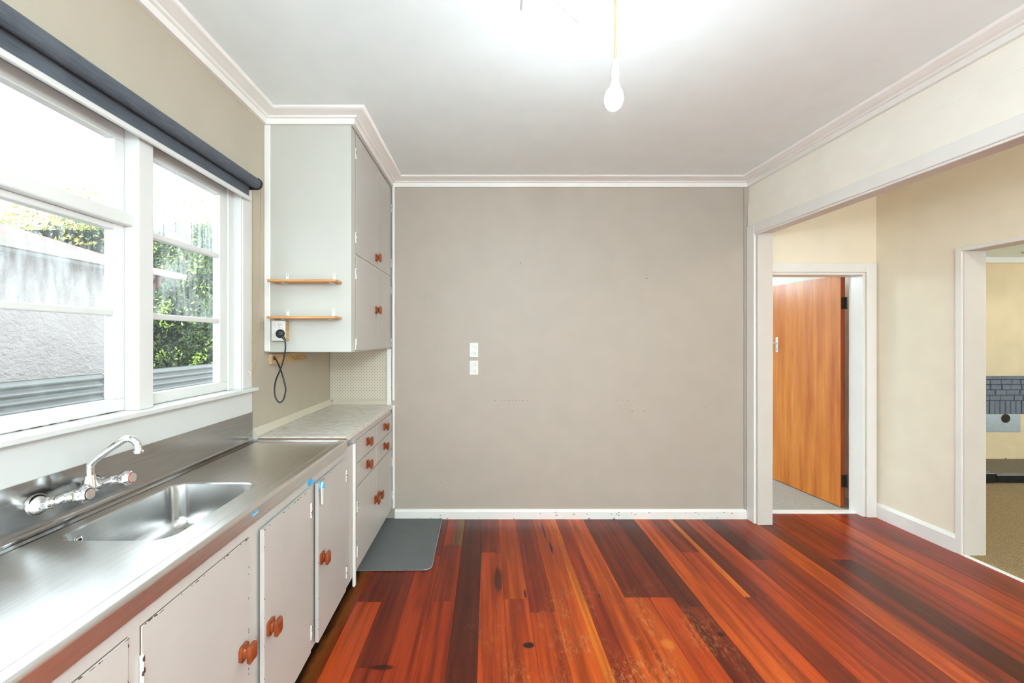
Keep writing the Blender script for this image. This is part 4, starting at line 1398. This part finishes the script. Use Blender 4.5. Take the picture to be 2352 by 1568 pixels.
def foliage(name, centre_fn, count, size, mat, parent):
    mb = MB()
    for _ in range(count):
        p, nrm = centre_fn()
        s = size * random.uniform(.6, 1.3)
        d = (Vector(nrm) + Vector((random.uniform(-1, 1), random.uniform(-1, 1), random.uniform(-.6, 1))) * .9).normalized()
        a = d.orthogonal().normalized()
        a = (Matrix.Rotation(random.uniform(0, 6.28), 3, d) @ a)
        b_ = d.cross(a)
        p = Vector(p)
        mb.add([p - a * s, p + b_ * s * .42 + d * s * .12, p + a * s, p - b_ * s * .42 + d * s * .12], [(0, 1, 2, 3)])
    o = at(obj(name, mb, mat), parent)
    o['kind'] = 'stuff'
    return o


hg = empty('hedge', (-7, 9, -.6))
tag(hg, 'tall dense green hedge with yellowing top outside the right window light', 'hedge')
at(obj('inner_growth', MB().box(-12.5, -4.3, 8.35, 9.6, -.6, 3.5), M['leaf_dark']), hg)


def hedge_pt(z0, z1, amp=.22):
    def f():
        x = random.uniform(-7.3, -4.4) if random.random() < .72 else random.uniform(-12.5, -4.4)
        z = random.uniform(z0, z1)
        yb = 8.25 + amp * (math.sin(x * 2.3 + z * 1.7) + math.sin(x * 5.1 - z * 3.9) * .6) * .5
        return (x, yb + random.uniform(-.12, .22), z), (0, -1, .25)
    return f


foliage('leaves', hedge_pt(.4, 3.6), 26000, .042, M['leaf'], hg)
M['leaf_new'] = leaf_mat('fresh_leaves', srgb(120, 150, 50), srgb(168, 190, 74), srgb(196, 210, 96))
spots = [(random.uniform(-7.2, -4.6), random.uniform(.6, 3.3)) for _ in range(70)]
def fresh_pt():
    cx_, cz_ = random.choice(spots)
    return (cx_ + random.gauss(0, .07), 8.08 + random.uniform(-.1, .1), cz_ + random.gauss(0, .06)), (0, -1, .4)
foliage('fresh_shoots', fresh_pt, 1000, .038, M['leaf_new'], hg)
def tip_pt():
    x = random.uniform(-12.5, -4.0)
    h = .25 + .35 * abs(math.sin(x * 3.7)) + .25 * abs(math.sin(x * 9.1 + 1))
    z = 3.2 + random.random() ** 1.6 * h * 1.5
    return (x, 8.3 + random.uniform(-.1, 1.0), z), (0, -1, .3)
foliage('yellow_tips', tip_pt, 7000, .050, M['leaf_top'], hg)
at(obj('trunk', MB().tube([(-6, 9, -.6), (-6, 9, 2)], .08, 8), M['post']), hg)

tr = empty('garden_tree', (-10.9, 11.6, -.6))
tag(tr, 'bushy light green tree rising behind the red roof outside', 'tree')
at(obj('trunk', MB().tube([(-10.9, 11.6, -.6), (-10.8, 11.6, 1.2), (-10.8, 11.55, 3.4)], [.12, .1, .05], 10), M['post'], smooth=True), tr)
def tree_pt():
    k = random.choice([(-10.6, 11.6, 3.84, .85), (-11.2, 11.7, 3.55, .9), (-10.0, 11.5, 3.55, .75), (-10.5, 11.9, 4.3, .58)])
    v = Vector((random.gauss(0, 1), random.gauss(0, 1), random.gauss(0, 1))).normalized()
    r = k[3] * random.uniform(.72, 1.03)
    return (k[0] + v.x * r, k[1] + v.y * r, k[2] + v.z * r), v
foliage('leaves', tree_pt, 7000, .06, M['leaf'], tr)
